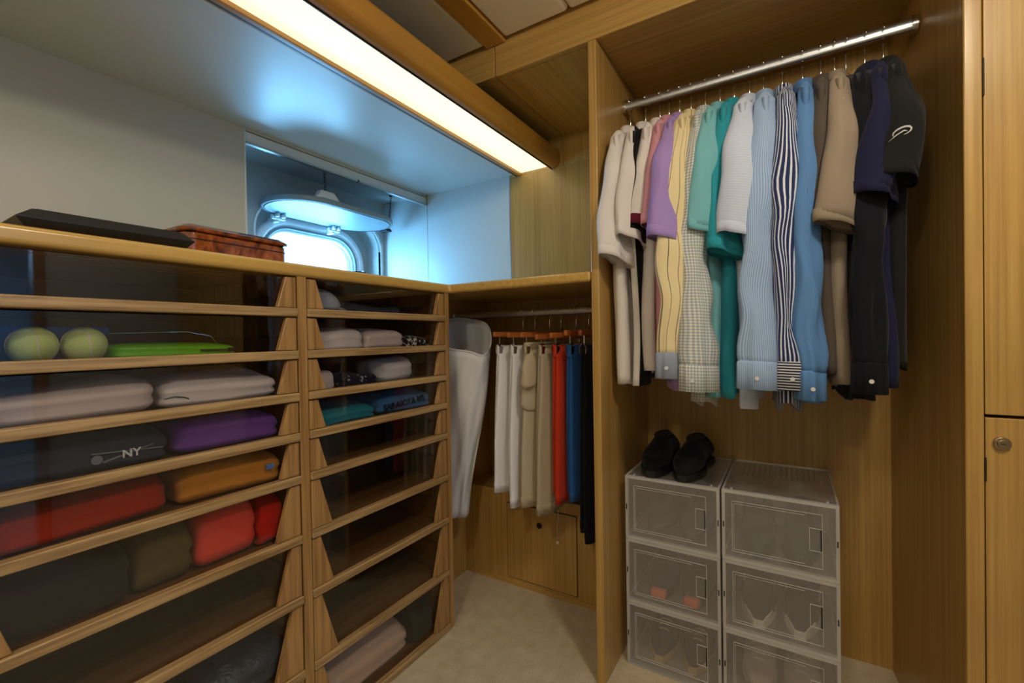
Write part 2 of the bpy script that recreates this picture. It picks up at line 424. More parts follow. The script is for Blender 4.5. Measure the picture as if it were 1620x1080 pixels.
# doors to the right of the closet
d = st('door_1', bx(XF, XF+0.022, -0.98, -0.3145, 0.827, 1.905), w_z, bevel=0.002)
bx(XF-0.003, XF+0.008, -0.3155, -0.3130, 1.43, 1.50).build('hinge', seam_dark, d)
d = st('door_2', bx(XF, XF+0.022, -0.98, -0.3145, 0.012, 0.821), w_z, bevel=0.002)
bx(XF-0.003, XF+0.008, -0.3155, -0.3130, 0.70, 0.745).build('hinge', seam_dark, d)
lk = MB().cyl((XF-0.006, -0.336, 0.774), 0.0125, 0.007, 'x', 28).build('lock_rosette', brass, d, bevel=0.002)
k = MB().cyl((XF-0.009, -0.336, 0.774), 0.0075, 0.004, 'x', 24).build('lock_barrel', brass, lk, bevel=0.001)
bx(XF-0.0096, XF-0.0088, -0.3395, -0.3325, 0.7732, 0.7748).build('keyhole', black_pl, lk)
bx(XF+0.022, XF+0.04, -1.0, -0.31, 0, 1.935).build('wall_door_backing', seam_dark)['kind'] = 'structure'

# rest of the room behind the camera: side wall with an open doorway into a daylit cabin
wr = st('wall_right', bx(0.66, XF+0.04, -1.03, -1.0, 0, 1.935), laminate_rough)
bx(-1.4, -0.25, -1.03, -1.0, 0, 1.935).build('wall_panel', laminate_rough, wr)
bx(-0.25, 0.66, -1.03, -1.0, 1.82, 1.935).build('door_head', w_z, wr)
bx(0.62, 0.66, -1.05, -0.985, 0, 1.82).build('door_jamb', oak_z, wr)
bx(-0.25, -0.21, -1.05, -0.985, 0, 1.82).build('door_jamb', oak_z, wr)
st('wall_back', bx(-1.43, -1.4, -2.63, 2.0, 0, 1.99), laminate_rough)
cabin_m = plain('cabin_wall_paint', srgb(196, 206, 214), 0.5)
st('wall_cabin_side', bx(1.25, 1.28, -2.63, -1.03, 0, 1.99), cabin_m)
st('wall_cabin_end', bx(-1.43, 1.28, -2.63, -2.6, 0, 1.99), cabin_m)

# alcove below the counter return: side lining, raised bench front with access hatch
st('wall_alcove_side', bx(1.20, FARX, 1.18, 1.20, 0, CBOT), w_z)
wb = st('wall_alcove_bench', bx(1.52, FARX, 0.476, 1.18, 0, 0.372), w_z, bevel=0.002)
ht = bx(1.5165, 1.5205, 0.674, 0.972, 0.031, 0.325).build('hatch_panel', w_z, wb)
f = MB(); 
for a in ((0.671, 0.674, 0.028, 0.328), (0.972, 0.975, 0.028, 0.328)): f.box(1.5185, 1.5205, *a)
for a in ((0.674, 0.972, 0.028, 0.031), (0.674, 0.972, 0.325, 0.328)): f.box(1.5185, 1.5205, *a)
f.build('hatch_joint', seam_dark, wb)
MB().cyl((1.5155, 0.827, 0.262), 0.0115, 0.002, 'x', 24).build('finger_hole', black_pl, ht)
bl = st('baseboard_far', bx(1.5165, 1.5205, 0.476, 1.18, 0, 0.018), w_y)

# ------------------------------------------------------------------ long ceiling light with its rounded wooden rail
lt = empty('ceiling_light', (0, 0.93, 1.69), label='long lit diffuser lamp with a rounded wooden edge rail above the counter', cat='ceiling light')
X0, X1 = -1.38, FARX-0.006
def ltb(x0, x1, y0, y1, z0, z1): return bx(x0, x1, y0-0.93, y1-0.93, z0-1.69, z1-1.69)
ltb(X0, X1, 0.842, 0.988, 1.700, 1.706).build('diffuser', diffuser_m, lt)
ltb(X0, X1, 0.988, 1.004, 1.688, 1.725).build('wooden_lip', trim_w, lt, bevel=0.002)
ltb(X0, X1, 1.004, 1.0125, 1.690, 1.725).build('metal_channel', dark_metal, lt)
ltb(X0, X1, 1.0125, 1.020, 1.692, 1.725).build('edge_strip', trim_w, lt)
prof = [(0.838, 1.687), (0.830, 1.687)]
for k in range(1, 9):
    a = math.pi/2*k/8; prof.append((0.830-0.028*math.sin(a), 1.715-0.028*math.cos(a)))
prof += [(0.802, 1.745)]
for k in range(1, 5):
    a = math.pi/2*k/4; prof.append((0.802+0.020*(1-math.cos(a)), 1.745+0.020*math.sin(a)))
prof += [(0.838, 1.765)]
MB().prism([(y-0.93, z-1.69) for y, z in prof], 'x', X0, X1).build('rounded_rail', trim_w, lt, smooth=False, bevel=0.001)
ltb(X0, X1, 0.8385, 0.8415, 1.684, 1.71).build('inner_strip', dark_metal, lt)
ltb(X0, X1, 0.8390, 1.02, 1.725, 1.764).build('housing', seam_dark, lt)

# unseen dome lamps: first inferred from the pillar's shadow, second added as fill
for i, (x, y) in enumerate(((0.42, -0.34), (-0.60, 0.20))):
    rl = empty('unseen_dome_lamp', (x, y, CEILZ), label=('round white dome lamp on the ceiling near the closet doors', 'added fill lamp with a round white dome in the middle of the dressing room ceiling')[i], cat='ceiling light')
    MB().cyl((0, 0, -0.014), 0.098, 0.013, 'z', 32).build('lamp_base', chrome, rl, bevel=0.003)
    MB().loft([[(0.088*math.cos(R(a))*math.cos(2*math.pi*k/28), 0.088*math.cos(R(a))*math.sin(2*math.pi*k/28), -0.0145-0.065*math.sin(R(a))) for k in range(28)] for a in (0, 15, 30, 45, 60, 75, 86)], False, True).build('lamp_dome', lamp_m, rl, smooth=True)

# ------------------------------------------------------------------ counter top (L-shaped, one continuous piece)
ct = empty('countertop', (0, 0, CTOP), label='L-shaped wooden counter top with rounded honey coloured front edge', cat='counter')
outl = [(-1.39, 0.986), (1.197, 0.986), (1.197, 0.478), (FARX-0.005, 0.478), (FARX-0.005, 1.534), (-1.39, 1.534)]
MB().prism([(x, y) for x, y in outl], 'z', -0.030, 0.0).build('top_board', counter_w, ct, bevel=0.009, seg=4)
# ------------------------------------------------------------------ drawer cabinets with smoked glass fronts
RT = [1.066, 0.966, 0.866, 0.771, 0.670, 0.528, 0.383, 0.2055, 0.021]     # tops of the drawer rails
UP = [CBOT]+[z-0.020 for z in RT[:-1]]
def cabinet(x0, x1, lside, rside, label):
    root = empty('drawer_cabinet', (x0, YD, 0), label=label, cat='drawer cabinet', group='glass-fronted drawer cabinets under the counter')
    W = x1-x0
    bx(-lside, -0.001, 0.003, 0.50, 0, CBOT).build('side_panel', oak_z, root)
    bx(W+0.001, W+rside, 0.003, 0.50, 0, CBOT).build('side_panel', oak_z, root)
    bx(-0.001, W+0.001, 0.49, 0.50, 0, CBOT).build('back_panel', drawer_w, root)
    for k, (zr, zu) in enumerate(zip(RT, UP)):
        h = zu-zr
        t = MB(); b = zr-0.014
        t.box(0.004, W-0.004, 0.02, 0.47, b, b+0.006)
        for a, c in ((0.004, 0.012), (W-0.012, W-0.004)): t.box(a, c, 0.022, 0.47, b+0.006, b+0.006+max(0.03, h*0.55))
        t.box(0.012, W-0.012, 0.46, 0.47, b+0.006, b+0.006+max(0.03, h*0.55))
        dr = t.build('drawer', drawer_w, root)
        bx(0.0, W, -0.002, 0.018, zr-0.020, zr).build('front_rail', oak_x, dr, bevel=0.003, seg=2)
        wb_, wt = 0.026+0.28*h, 0.026
        zt = zu-0.003 if k else zu-0.004
        MB().prism([(0.002, zr+0.001), (wb_, zr+0.001), (wt, zt), (0.002, zt)], 'y', 0.004, 0.016).build('front_cheek', oak_z, dr, bevel=0.001, seg=1)
        MB().prism([(W-0.002, zr+0.001), (W-0.002, zt), (W-wt, zt), (W-wb_, zr+0.001)], 'y', 0.004, 0.016).build('front_cheek', oak_z, dr, bevel=0.001, seg=1)
        bx(0.006, W-0.006, 0.0162, 0.0192, zr-0.004, zt).build('glass_front', smoked, dr)
    return root
cabL = cabinet(0.113, 0.642, 0.0125, 0.0125, 'wide glass-fronted drawer cabinet holding coloured folded clothes')
cabR = cabinet(0.667, 1.177, 0.0125, 0.021, 'glass-fronted drawer cabinet beside the hanging alcove')
cabN = copy_tree(cabL); cabN.location.x -= 0.556
cabN['label'] = 'empty glass-fronted drawer cabinet nearest the room entrance'
LX, RX = 0.113, 0.667
def floor_z(k): return RT[k]-0.008

# ------------------------------------------------------------------ soft folded things
def soft(w, d, h, seed=0, e=0.20, folds=2, lump=0.006, nu=60, nv=24, slump=1.0):
    """a folded soft bundle: rounded block with fold lines on its sides; origin at the bottom centre"""
    m = MB(); rings = []; off = Vector((seed*3.7, seed*1.3, seed*2.1))
    def sp(c, p): return math.copysign(abs(c)**p, c)
    for j in range(nv+1):
        ph = -math.pi/2+math.pi*j/nv
        ring = []
        for i in range(nu):
            th = 2*math.pi*i/nu
            ez = 0.30
            x = w/2*sp(math.cos(ph), ez)*sp(math.cos(th), e); y = d/2*sp(math.cos(ph), ez)*sp(math.sin(th), e)
            z = h/2+h/2*sp(math.sin(ph), 0.55)
            fr = z/h
            g = 1.0-0.045*max(0.0, math.cos(2*math.pi*(fr*folds+0.5*(folds % 2))))**8 if 0.08 < fr < 0.92 else 1.0
            x *= 1-(1-g)*0.6; y *= g
            q = noise.noise(Vector((x*9, y*9, z*14))+off); q2 = noise.noise(Vector((x*28, y*28, z*40))+off)
            up = max(0.0, min(1.0, fr*1.6))
            z += (lump*q+lump*0.35*q2)*up+0.24*h*up*noise.noise(Vector((x*4, y*4, 0))+off)
            x += lump*0.6*q2; y += lump*0.5*q
            z -= up*h*(0.20*max(0.0, -y/(d/2))**2+0.14*abs(x/(w/2))**3)*slump
            ring.append((x, y, max(0.0, z)))
        rings.append(ring)
    m.loft(rings, True, True); return m
def folded(name, x0, x1, k, h, mat, label, cat='clothing', y0=None, d=0.26, seed=0, folds=2, group=None, rz=0.0, lump=0.009, z=None, e=0.20):
    """a folded piece lying in drawer k between world x0..x1, its front fold near the glass"""
    yf = 1.016 if y0 is None else y0
    o = soft(x1-x0, d, h*1.12, seed, folds=folds, lump=lump, e=e, slump=0.7).build(name, mat, None, smooth=True, loc=((x0+x1)/2, yf+d/2+0.004, (floor_z(k) if z is None else z)), rz=rz)
    return tag(o, label, cat, group)
c_white = cloth('cotton_white', srgb(218, 206, 202)); c_white2 = cloth('cotton_offwhite', srgb(208, 190, 184))
G1 = 'folded clothes in the wide drawer cabinet'; G2 = 'folded clothes in the drawers beside the alcove'
# wide cabinet, second drawer: two balls, box painted as the blue reflection, green case
blue_refl = plain('blue_reflection', srgb(40, 96, 170), 0.6)
b = empty('reflection_box', (0.235, 1.24, floor_z(1)), label='open box painted as the blue reflection behind the two pale balls in a drawer', cat='box')
m = MB(); m.box(-0.10, 0.10, -0.10, -0.096, 0, 0.062); m.box(-0.10, 0.10, 0.096, 0.10, 0, 0.062); m.box(-0.10, -0.096, -0.096, 0.096, 0, 0.062); m.box(0.096, 0.10, -0.096, 0.096, 0, 0.062); m.box(-0.096, 0.096, -0.096, 0.096, 0, 0.004)
m.build('box_body', blue_refl, b)
bx(-0.102, 0.102, -0.103, -0.100, 0.050, 0.064).build('box_rim', blue_refl, b)
felt = cloth('felt_pale_green', srgb(196, 214, 140), bump=0.8)
def ball(x, y, k, r, label):
    o = empty('tennis_ball', (x, y, floor_z(k)), label=label, cat='ball', group='balls in the drawer')
    rings = [[(r*math.cos(-math.pi/2+math.pi*j/16)*math.cos(2*math.pi*i/28), r*math.cos(-math.pi/2+math.pi*j/16)*math.sin(2*math.pi*i/28), r+r*math.sin(-math.pi/2+math.pi*j/16)) for i in range(28)] for j in range(1, 16)]
    MB().loft(rings, True, True).build('felt_cover', felt, o, smooth=True)
    pth = []
    for i in range(41):
        t = 2*math.pi*i/40; a = 0.44
        v = Vector((math.cos(t)+0.3*math.cos(3*t), math.sin(t)-0.3*math.sin(3*t), 1.05*math.sin(2*t))).normalized()*r*0.995
        pth.append((v.x, v.y, v.z+r))
    MB().tube(pth, 0.0011, 6, False).build('seam', c_white, o, smooth=True)
ball(0.215, 1.052, 1, 0.031, 'pale green tennis ball next to the storage divider end of the drawer')
ball(0.279, 1.054, 1, 0.031, 'pale green tennis ball beside the lime green case')
ga = empty('zip_case', (0.425, 1.12, floor_z(1)), label='lime green flat case with a black zip pull in a drawer', cat='case')
lime = plain('lime_plastic', srgb(110, 190, 20), 0.4)
soft(0.225, 0.14, 0.032, 5, e=0.25, folds=1, lump=0.001, slump=0.3).build('case_shell', lime, ga, smooth=True)
bx(0.035, 0.095, -0.0755, -0.069, 0.014, 0.0165).build('zip', black_pl, ga)
bx(0.088, 0.099, -0.077, -0.070, 0.011, 0.019).build('zip_pull', black_pl, ga, bevel=0.001)
MB().tube([(-0.10, 0.02, 0.03), (-0.09, 0.02, 0.052), (0.04, 0.0, 0.055), (0.085, -0.005, 0.045), (0.095, -0.01, 0.028)], 0.0014, 6).build('wire_handle', chrome, ga, smooth=True)
# third drawer: white T-shirts
folded('folded_tshirt', 0.13, 0.375, 2, 0.066, c_white2, 'folded off-white T-shirt lying beside another white one', seed=1, group=G1, folds=1)
t = folded('folded_tshirt', 0.378, 0.612, 2, 0.066, c_white, 'folded white T-shirt at the alcove side of the white pair', seed=2, group=G1, folds=1)
pr_ = MB()
pth = [(-0.108, -0.134, 0.022), (-0.094, -0.135, 0.026), (-0.078, -0.136, 0.023), (-0.070, -0.136, 0.019)]
pr_.tube([Vector(p)+Vector((0, -0.001, 0)) for p in pth], 0.0011, 5)
cling(pr_.build('printed_mark', black_pl, t), t)
# fourth drawer: dark shirt with NY print, purple shirt
c_navy = cloth('cotton_charcoal', srgb(54, 58, 72)); c_purple = cloth('cotton_purple', srgb(112, 70, 150))
t = folded('folded_tshirt', 0.125, 0.395, 3, 0.072, c_navy, 'folded charcoal T-shirt with white NY print', seed=3, group=G1, folds=1)
pm = plain('print_white', srgb(214, 214, 214), 0.7)
mt = Matrix.Translation((0.070, -0.14, 0.028)) @ Matrix.Rotation(R(90), 4, 'X')
text_part('printed_letters', 'NY', 0.020, pm, t, mt)
b = MB(); b.tube([(0.015, -0.139, 0.037), (0.12, -0.139, 0.028)], 0.0012, 6); b.tube([(0.03, -0.140, 0.020), (0.105, -0.140, 0.038)], [0.0020, 0.0008], 6)
b.cyl((0.022, -0.1405, 0.026), 0.008, 0.002, 'y', 14)
cling(b.build('printed_emblem', plain('print_grey', srgb(120, 122, 130), 0.7), t), t, 0.0006)
folded('folded_tshirt', 0.40, 0.615, 3, 0.068, c_purple, 'folded purple T-shirt next to the charcoal one', seed=4, group=G1, folds=1)
# fifth drawer: red and tan
folded('folded_tshirt', 0.135, 0.39, 4, 0.074, cloth('cotton_brick_red', srgb(168, 44, 22)), 'folded brick red T-shirt lying below the charcoal one', seed=6, group=G1)
t = folded('folded_tshirt', 0.40, 0.62, 4, 0.070, cloth('cotton_orange_tan', srgb(204, 132, 52)), 'folded orange tan T-shirt with a small blue tab', seed=7, group=G1, folds=1)
bx(0.062, 0.080, -0.137, -0.1345, 0.036, 0.047).build('blue_tab', plain('tab_blue', srgb(90, 130, 190), 0.7), t)
# sixth drawer
folded('folded_trousers', 0.14, 0.33, 5, 0.105, cloth('cotton_black', srgb(26, 27, 28)), 'folded black garment in the drawer of the red ones', seed=8, group=G1)
folded('folded_shirt', 0.335, 0.43, 5, 0.112, cloth('cotton_olive', srgb(92, 78, 44)), 'folded olive garment squeezed between black and coral ones', seed=9, group=G1)
folded('folded_tshirt', 0.435, 0.555, 5, 0.115, cloth('cotton_coral', srgb(226, 74, 60)), 'folded coral T-shirt between olive and red', seed=10, group=G1, folds=1)
folded('folded_tshirt', 0.558, 0.622, 5, 0.115, cloth('cotton_red', srgb(196, 22, 18)), 'folded bright red T-shirt against the drawer side', seed=11, group=G1, folds=1)
# eighth drawer: plastic bag
def bag_mat():
    t = NT('crinkled_film'); t.b.inputs['Base Color'].default_value = srgb(46, 62, 80); t.b.inputs['Roughness'].default_value = 0.15
    tc = t.n('ShaderNodeTexCoord'); n1 = t.n('ShaderNodeTexNoise', i_Scale=40.0, i_Detail=5.0, i_Distortion=1.0); t.l(tc.outputs['Object'], n1.inputs['Vector']); t.bump(n1.outputs[0], 0.9, 0.01); return t.m
folded('wrapped_garment', 0.44, 0.63, 7, 0.095, bag_mat(), 'dark blue garment in a shiny plastic sleeve', 'garment bag', seed=12, group=None, d=0.36)
# narrower cabinet: cap and grey fleece in the top drawer
cp = empty('baseball_cap', (0.755, 1.08, floor_z(0)), label='grey baseball cap in the top drawer', cat='cap')
cg = cloth('cap_grey', srgb(150, 156, 170))
rings = []
for j in range(10):
    a = math.pi/2*j/9.5
    rings.append([(0.058*math.cos(a)*math.cos(2*math.pi*i/28), 0.066*math.cos(a)*math.sin(2*math.pi*i/28), 0.012+0.056*math.sin(a)) for i in range(28)])
MB().loft(rings, False, True).build('crown', cg, cp, smooth=True, solid=0.002)
m = MB(); rr = []
for j in range(5):
    q = j/4
    rr.append([((0.058+0.042*q)*math.cos(R(-80+160*i/16))*1.0, (0.066-0.01*q)*math.sin(R(-80+160*i/16)), 0.014-0.012*q*q+0.004*math.cos(R(-80+160*i/16))) for i in range(17)])
m.loft(rr, closed=False); m.build('brim', cg, cp, smooth=True, solid=0.002)
MB().cyl((0, 0, 0.066), 0.006, 0.004, 'z', 12).build('button', cg, cp)
MB().tube([(0.058*math.cos(R(a))*1.01, 0.066*math.sin(R(a))*1.01, 0.02) for a in range(-60, 61, 10)], 0.002, 6).build('cord_band', cloth('cap_cord', srgb(60, 64, 80)), cp)
folded('folded_fleece', 0.86, 1.13, 0, 0.045, cloth('fleece_grey', srgb(120, 122, 122)), 'folded grey fleece behind the cap', y0=1.13, d=0.22, seed=13, group=G2)
# second drawer
folded('folded_tshirt', 0.715, 0.865, 1, 0.066, c_white, 'plump folded white T-shirt beside the drawer cheek', seed=14, group=G2, folds=1, lump=0.009, d=0.2)
folded('folded_tshirt', 0.868, 1.02, 1, 0.060, c_white2, 'folded off-white T-shirt beside the black and white patterned one', seed=15, group=G2, folds=1, lump=0.008, d=0.2)
folded('folded_scarf', 1.025, 1.135, 1, 0.040, cloth('print_black_white', srgb(20, 20, 22), srgb(205, 200, 198), 'blotch', 90.0, 0.56), 'folded black and white patterned garment', seed=16, group=G2, folds=1, lump=0.008, d=0.2)
# third drawer
folded('rolled_socks', 0.700, 0.775, 2, 0.044, c_white2, 'pale rolled pair of socks beside the drawer cheek', 'socks', seed=17, d=0.09, e=0.7, folds=1)
folded('folded_swim_shorts', 0.780, 0.915, 2, 0.038, cloth('print_navy_dots', srgb(18, 22, 44), srgb(190, 190, 200), 'blotch', 120.0, 0.64), 'folded navy shorts with a small pale print', seed=18, group=G2, d=0.16)
folded('folded_swim_shorts', 0.735, 0.875, 2, 0.056, cloth('cotton_rust', srgb(150, 62, 30)), 'folded rust coloured shorts behind the navy printed ones', y0=1.20, d=0.16, seed=19, group=G2)
folded('rolled_towel', 0.925, 1.075, 2, 0.064, cloth('terry_white', srgb(214, 208, 206), bump=0.6), 'loosely rolled white towel in the drawer above the blue shirt', 'towel', seed=20, d=0.15, e=0.6, lump=0.012, folds=2)
# fourth drawer
folded('folded_tshirt', 0.705, 0.905, 3, 0.050, cloth('cotton_teal', srgb(30, 126, 140)), 'folded teal T-shirt beside the lettered blue one', seed=21, group=G2)
t = folded('folded_tshirt', 0.908, 1.14, 3, 0.062, cloth('cotton_steel_blue', srgb(62, 108, 150)), 'folded blue T-shirt with dark SARASOTA lettering', seed=22, group=G2)
mt = Matrix.Translation((-0.008, -0.14, 0.028)) @ Matrix.Rotation(R(-4), 4, 'Y') @ Matrix.Rotation(R(90), 4, 'X')
text_part('printed_letters', 'SARASOTA MIL', 0.0262, plain('print_navy', srgb(14, 24, 44), 0.8), t, mt)
# eighth drawer: blanket and black bag
folded('folded_blanket', 0.70, 1.02, 8, 0.125, cloth('fleece_rose_beige', srgb(216, 182, 158)), 'thick rose beige folded blanket in the lowest drawer row', 'blanket', seed=23, folds=3, d=0.34)
folded('black_pouch', 1.03, 1.13, 8, 0.10, cloth('nylon_black', srgb(24, 26, 30), rough=0.5), 'black nylon pouch beside the rose beige blanket', 'pouch', seed=24, d=0.2)

# ------------------------------------------------------------------ things on the counter
bt = empty('leather_tray', (0.311, 1.048, CTOP), label='flat black tray with slanted ends lying on the counter', cat='tray')
m = MB(); L1, L0, w1 = 0.135, 0.105, 0.065
def rc(hx, hy, z): return [(-hx, -hy, z), (hx, -hy, z), (hx, hy, z), (-hx, hy, z)]
m.loft([rc(0.108, 0.040, 0), rc(0.122, 0.050, 0.016), rc(0.102, 0.043, 0.031)], True, True)
m.build('tray_shell', black_pl, bt, bevel=0.001, seg=1)
bx(-0.096, 0.096, -0.038, 0.038, 0.031, 0.0325).build('tray_lining', cloth('tray_suede', srgb(20, 20, 22)), bt)
hm = empty('humidor', (0.582, 1.205, CTOP), rz=R(2), label='glossy burl wood humidor box with overhanging lid on the counter', cat='box')
MB().prism(rrect(0, 0, 0.122, 0.085, 0.024, 6), 'z', 0, 0.062).build('box_body', burl, hm, bevel=0.004, seg=3)
MB().prism(rrect(0, 0, 0.123, 0.086, 0.024, 6), 'z', 0.046, 0.048).build('inlay_line', plain('inlay_dark', srgb(30, 12, 6), 0.3), hm)
MB().loft([[(x, y, z) for x, y in rrect(0, 0, 0.122+g, 0.085+g, 0.024+g, 6)] for g, z in ((-0.006, 0.062), (0.006, 0.065), (0.007, 0.071), (-0.008, 0.080))], True, True).build('lid', burl, hm, bevel=0.001)
sg = empty('card_reader', (0.915, 1.10, CTOP), rz=R(-8), label='small grey plastic gadget lying by the porthole', cat='gadget')
bx(-0.022, 0.022, -0.014, 0.014, 0, 0.017).build('gadget_body', plain('grey_plastic', srgb(150, 155, 160), 0.4), sg, bevel=0.003)
bx(-0.020, 0.014, -0.0125, 0.0125, 0.017, 0.0195).build('gadget_screen', black_pl, sg)

# ------------------------------------------------------------------ deadlight cover hanging open above the porthole
dl = empty('deadlight_cover', (1.30, 1.735, 1.535), label='white oval deadlight cover swung up above the porthole', cat='porthole cover')
def ov(o, z): return [(x, y, z) for x, y in rrect(0, 0, 0.295+o, 0.165+o, 0.16+o, 12)]
lid = MB(); lid.loft([ov(-0.03, 0.004), ov(-0.022, 0.0), ov(-0.004, 0.0), ov(0, 0.004), ov(0, 0.018), ov(-0.004, 0.022), ov(-0.05, 0.026)], True, True)
lid.build('lid_plate', lid_paint, dl, smooth=False, bevel=0.0015)
MB().loft([ov(-0.012, -0.001), ov(-0.012, -0.003), ov(-0.015, -0.003), ov(-0.015, -0.001)]).build('rubber_seal', dark_metal, dl, smooth=True)
for sx in (-0.16, 0.12):
    h = MB(); h.cyl((sx-0.03, 0.150, -0.012), 0.010, 0.06, 'x', 14); h.box(sx-0.008, sx+0.008, 0.150, 0.215, -0.03, -0.006)
    h.box(sx-0.02, sx-0.008, 0.12, 0.16, -0.014, 0.002); h.box(sx+0.008, sx+0.02, 0.12, 0.16, -0.014, 0.002)
    h.build('hinge', white_paint, dl, bevel=0.003)
MB().prism([(-0.185, 0.02), (-0.075, 0.02), (-0.105, 0.052), (-0.165, 0.052)], 'y', -0.158, -0.13).build('lug', white_paint, dl, bevel=0.003)
m = MB(); m.box(0.285, 0.345, 0.0, 0.012, 0.004, 0.016); m.cyl((0.335, -0.012, 0.006), 0.006, 0.04, 'y', 10); m.box(0.30, 0.335, -0.02, 0.03, -0.004, 0.004)
m.build('clamp_arm', dark_metal, dl, bevel=0.001)
def chain(name, a, b, label):
    a, b = Vector(a), Vector(b); n = max(3, int((b-a).length/0.0105)); root = empty(name, b, label=label, cat='chain')
    d = (b-a)/n; m = MB(); q = d.to_track_quat('Z', 'Y')
    for k in range(n):
        c = a+d*(k+0.5)-b; pts = []
        for i in range(13):
            t = 2*math.pi*i/12; v = Vector((0.0042*math.cos(t), 0, 0.0078*math.sin(t)))
            if k % 2: v = Vector((0, v.x, v.z))
            pts.append(c+q @ v)
        m.tube(pts, 0.0011, 5, False)
    m.build('links', dark_metal, root, smooth=True)
    m = MB(); m.cyl(tuple(a-b+Vector((0, 0, -0.003))), 0.008, 0.008, 'z', 12); m.build('ceiling_eye', dark_metal, root)
    return root
chain('chain', (1.165, 1.60, 1.693), (1.165, 1.592, 1.560), 'thin chain holding the lug side of the deadlight cover')
chain('chain', (1.60, 1.68, 1.697), (1.636, 1.735, 1.555), 'slanting thin chain fixed to the clamp arm of the deadlight cover')
# ------------------------------------------------------------------ clothes rods
RODX, RODZ = 1.434, 1.733
def rod(name, x, z, y0, y1, hh, hw, label):
    o = empty(name, (x, y0, z), label=label, cat='clothes rod')
    MB().loft([[(hw*math.cos(2*math.pi*k/20), yy, hh*math.sin(2*math.pi*k/20)) for k in range(20)] for yy in (0, y1-y0)], True, True).build('rod_tube', rodm, o, smooth=False)
    for yy, s in ((0, 1), (y1-y0, -1)):
        MB().loft([[((hw+0.006)*math.cos(2*math.pi*k/20), yy+s*d, (hh+0.006)*math.sin(2*math.pi*k/20)) for k in range(20)] for d in (0, 0.012)], True, True).build('end_socket', chrome, o, bevel=0.001)
    return o
rod('clothes_rod', RODX, RODZ-0.012, -0.266, 0.4515, 0.0145, 0.008, 'oval metal rod across the top of the closet')
rod('clothes_rod', 1.45, 1.077, 0.4765, 1.1795, 0.012, 0.007, 'oval metal rod under the counter in the alcove')

# ------------------------------------------------------------------ shirt hangers
def hook_path(r=0.0195, drop=0.095):
    p = [(0, 0, -drop), (0, 0, -r-0.016)]
    for k in range(0, 11):
        a = R(-60+24*k)
        p.append((r*math.cos(a), 0, r*math.sin(a)))
    return p
def hanger_proto():
    root = empty('shirt_hanger', (0, 0, 0)); prot = []
    MB().tube(hook_path(), 0.0021, 7).build('hook', chrome, root, smooth=True)
    m = MB()
    for s in (-1, 1):
        rings = []
        for k in range(9):
            t = k/8; x = s*0.188*t; z = -0.128-0.064*t**1.15
            hy = 0.006+0.001*t**2; hz = 0.010-0.004*t
            ring = [(x, hy*math.cos(2*math.pi*i/10), z-0.004+hz*math.sin(2*math.pi*i/10)) for i in range(10)]
            rings.append(ring if s > 0 else ring[::-1])
        m.loft(rings, False, True)
    m.build('shoulder_bar', hanger_w, root, smooth=True)
    MB().loft([[(rx*math.cos(2*math.pi*i/14), 0.0075*math.cos(0)*math.sin(2*math.pi*i/14), z) for i in range(14)] for rx, z in ((0.024, -0.128), (0.018, -0.106), (0.014, -0.086), (0.009, -0.078))], False, True).build('neck', hanger_w, root, smooth=True)
    return root
hp = hanger_proto()
HY = [0.427, 0.379, 0.335, 0.308, 0.277, 0.245, 0.205, 0.166, 0.129, 0.091, 0.057, 0.012, -0.034, -0.074, -0.103, -0.127, -0.165, -0.201]

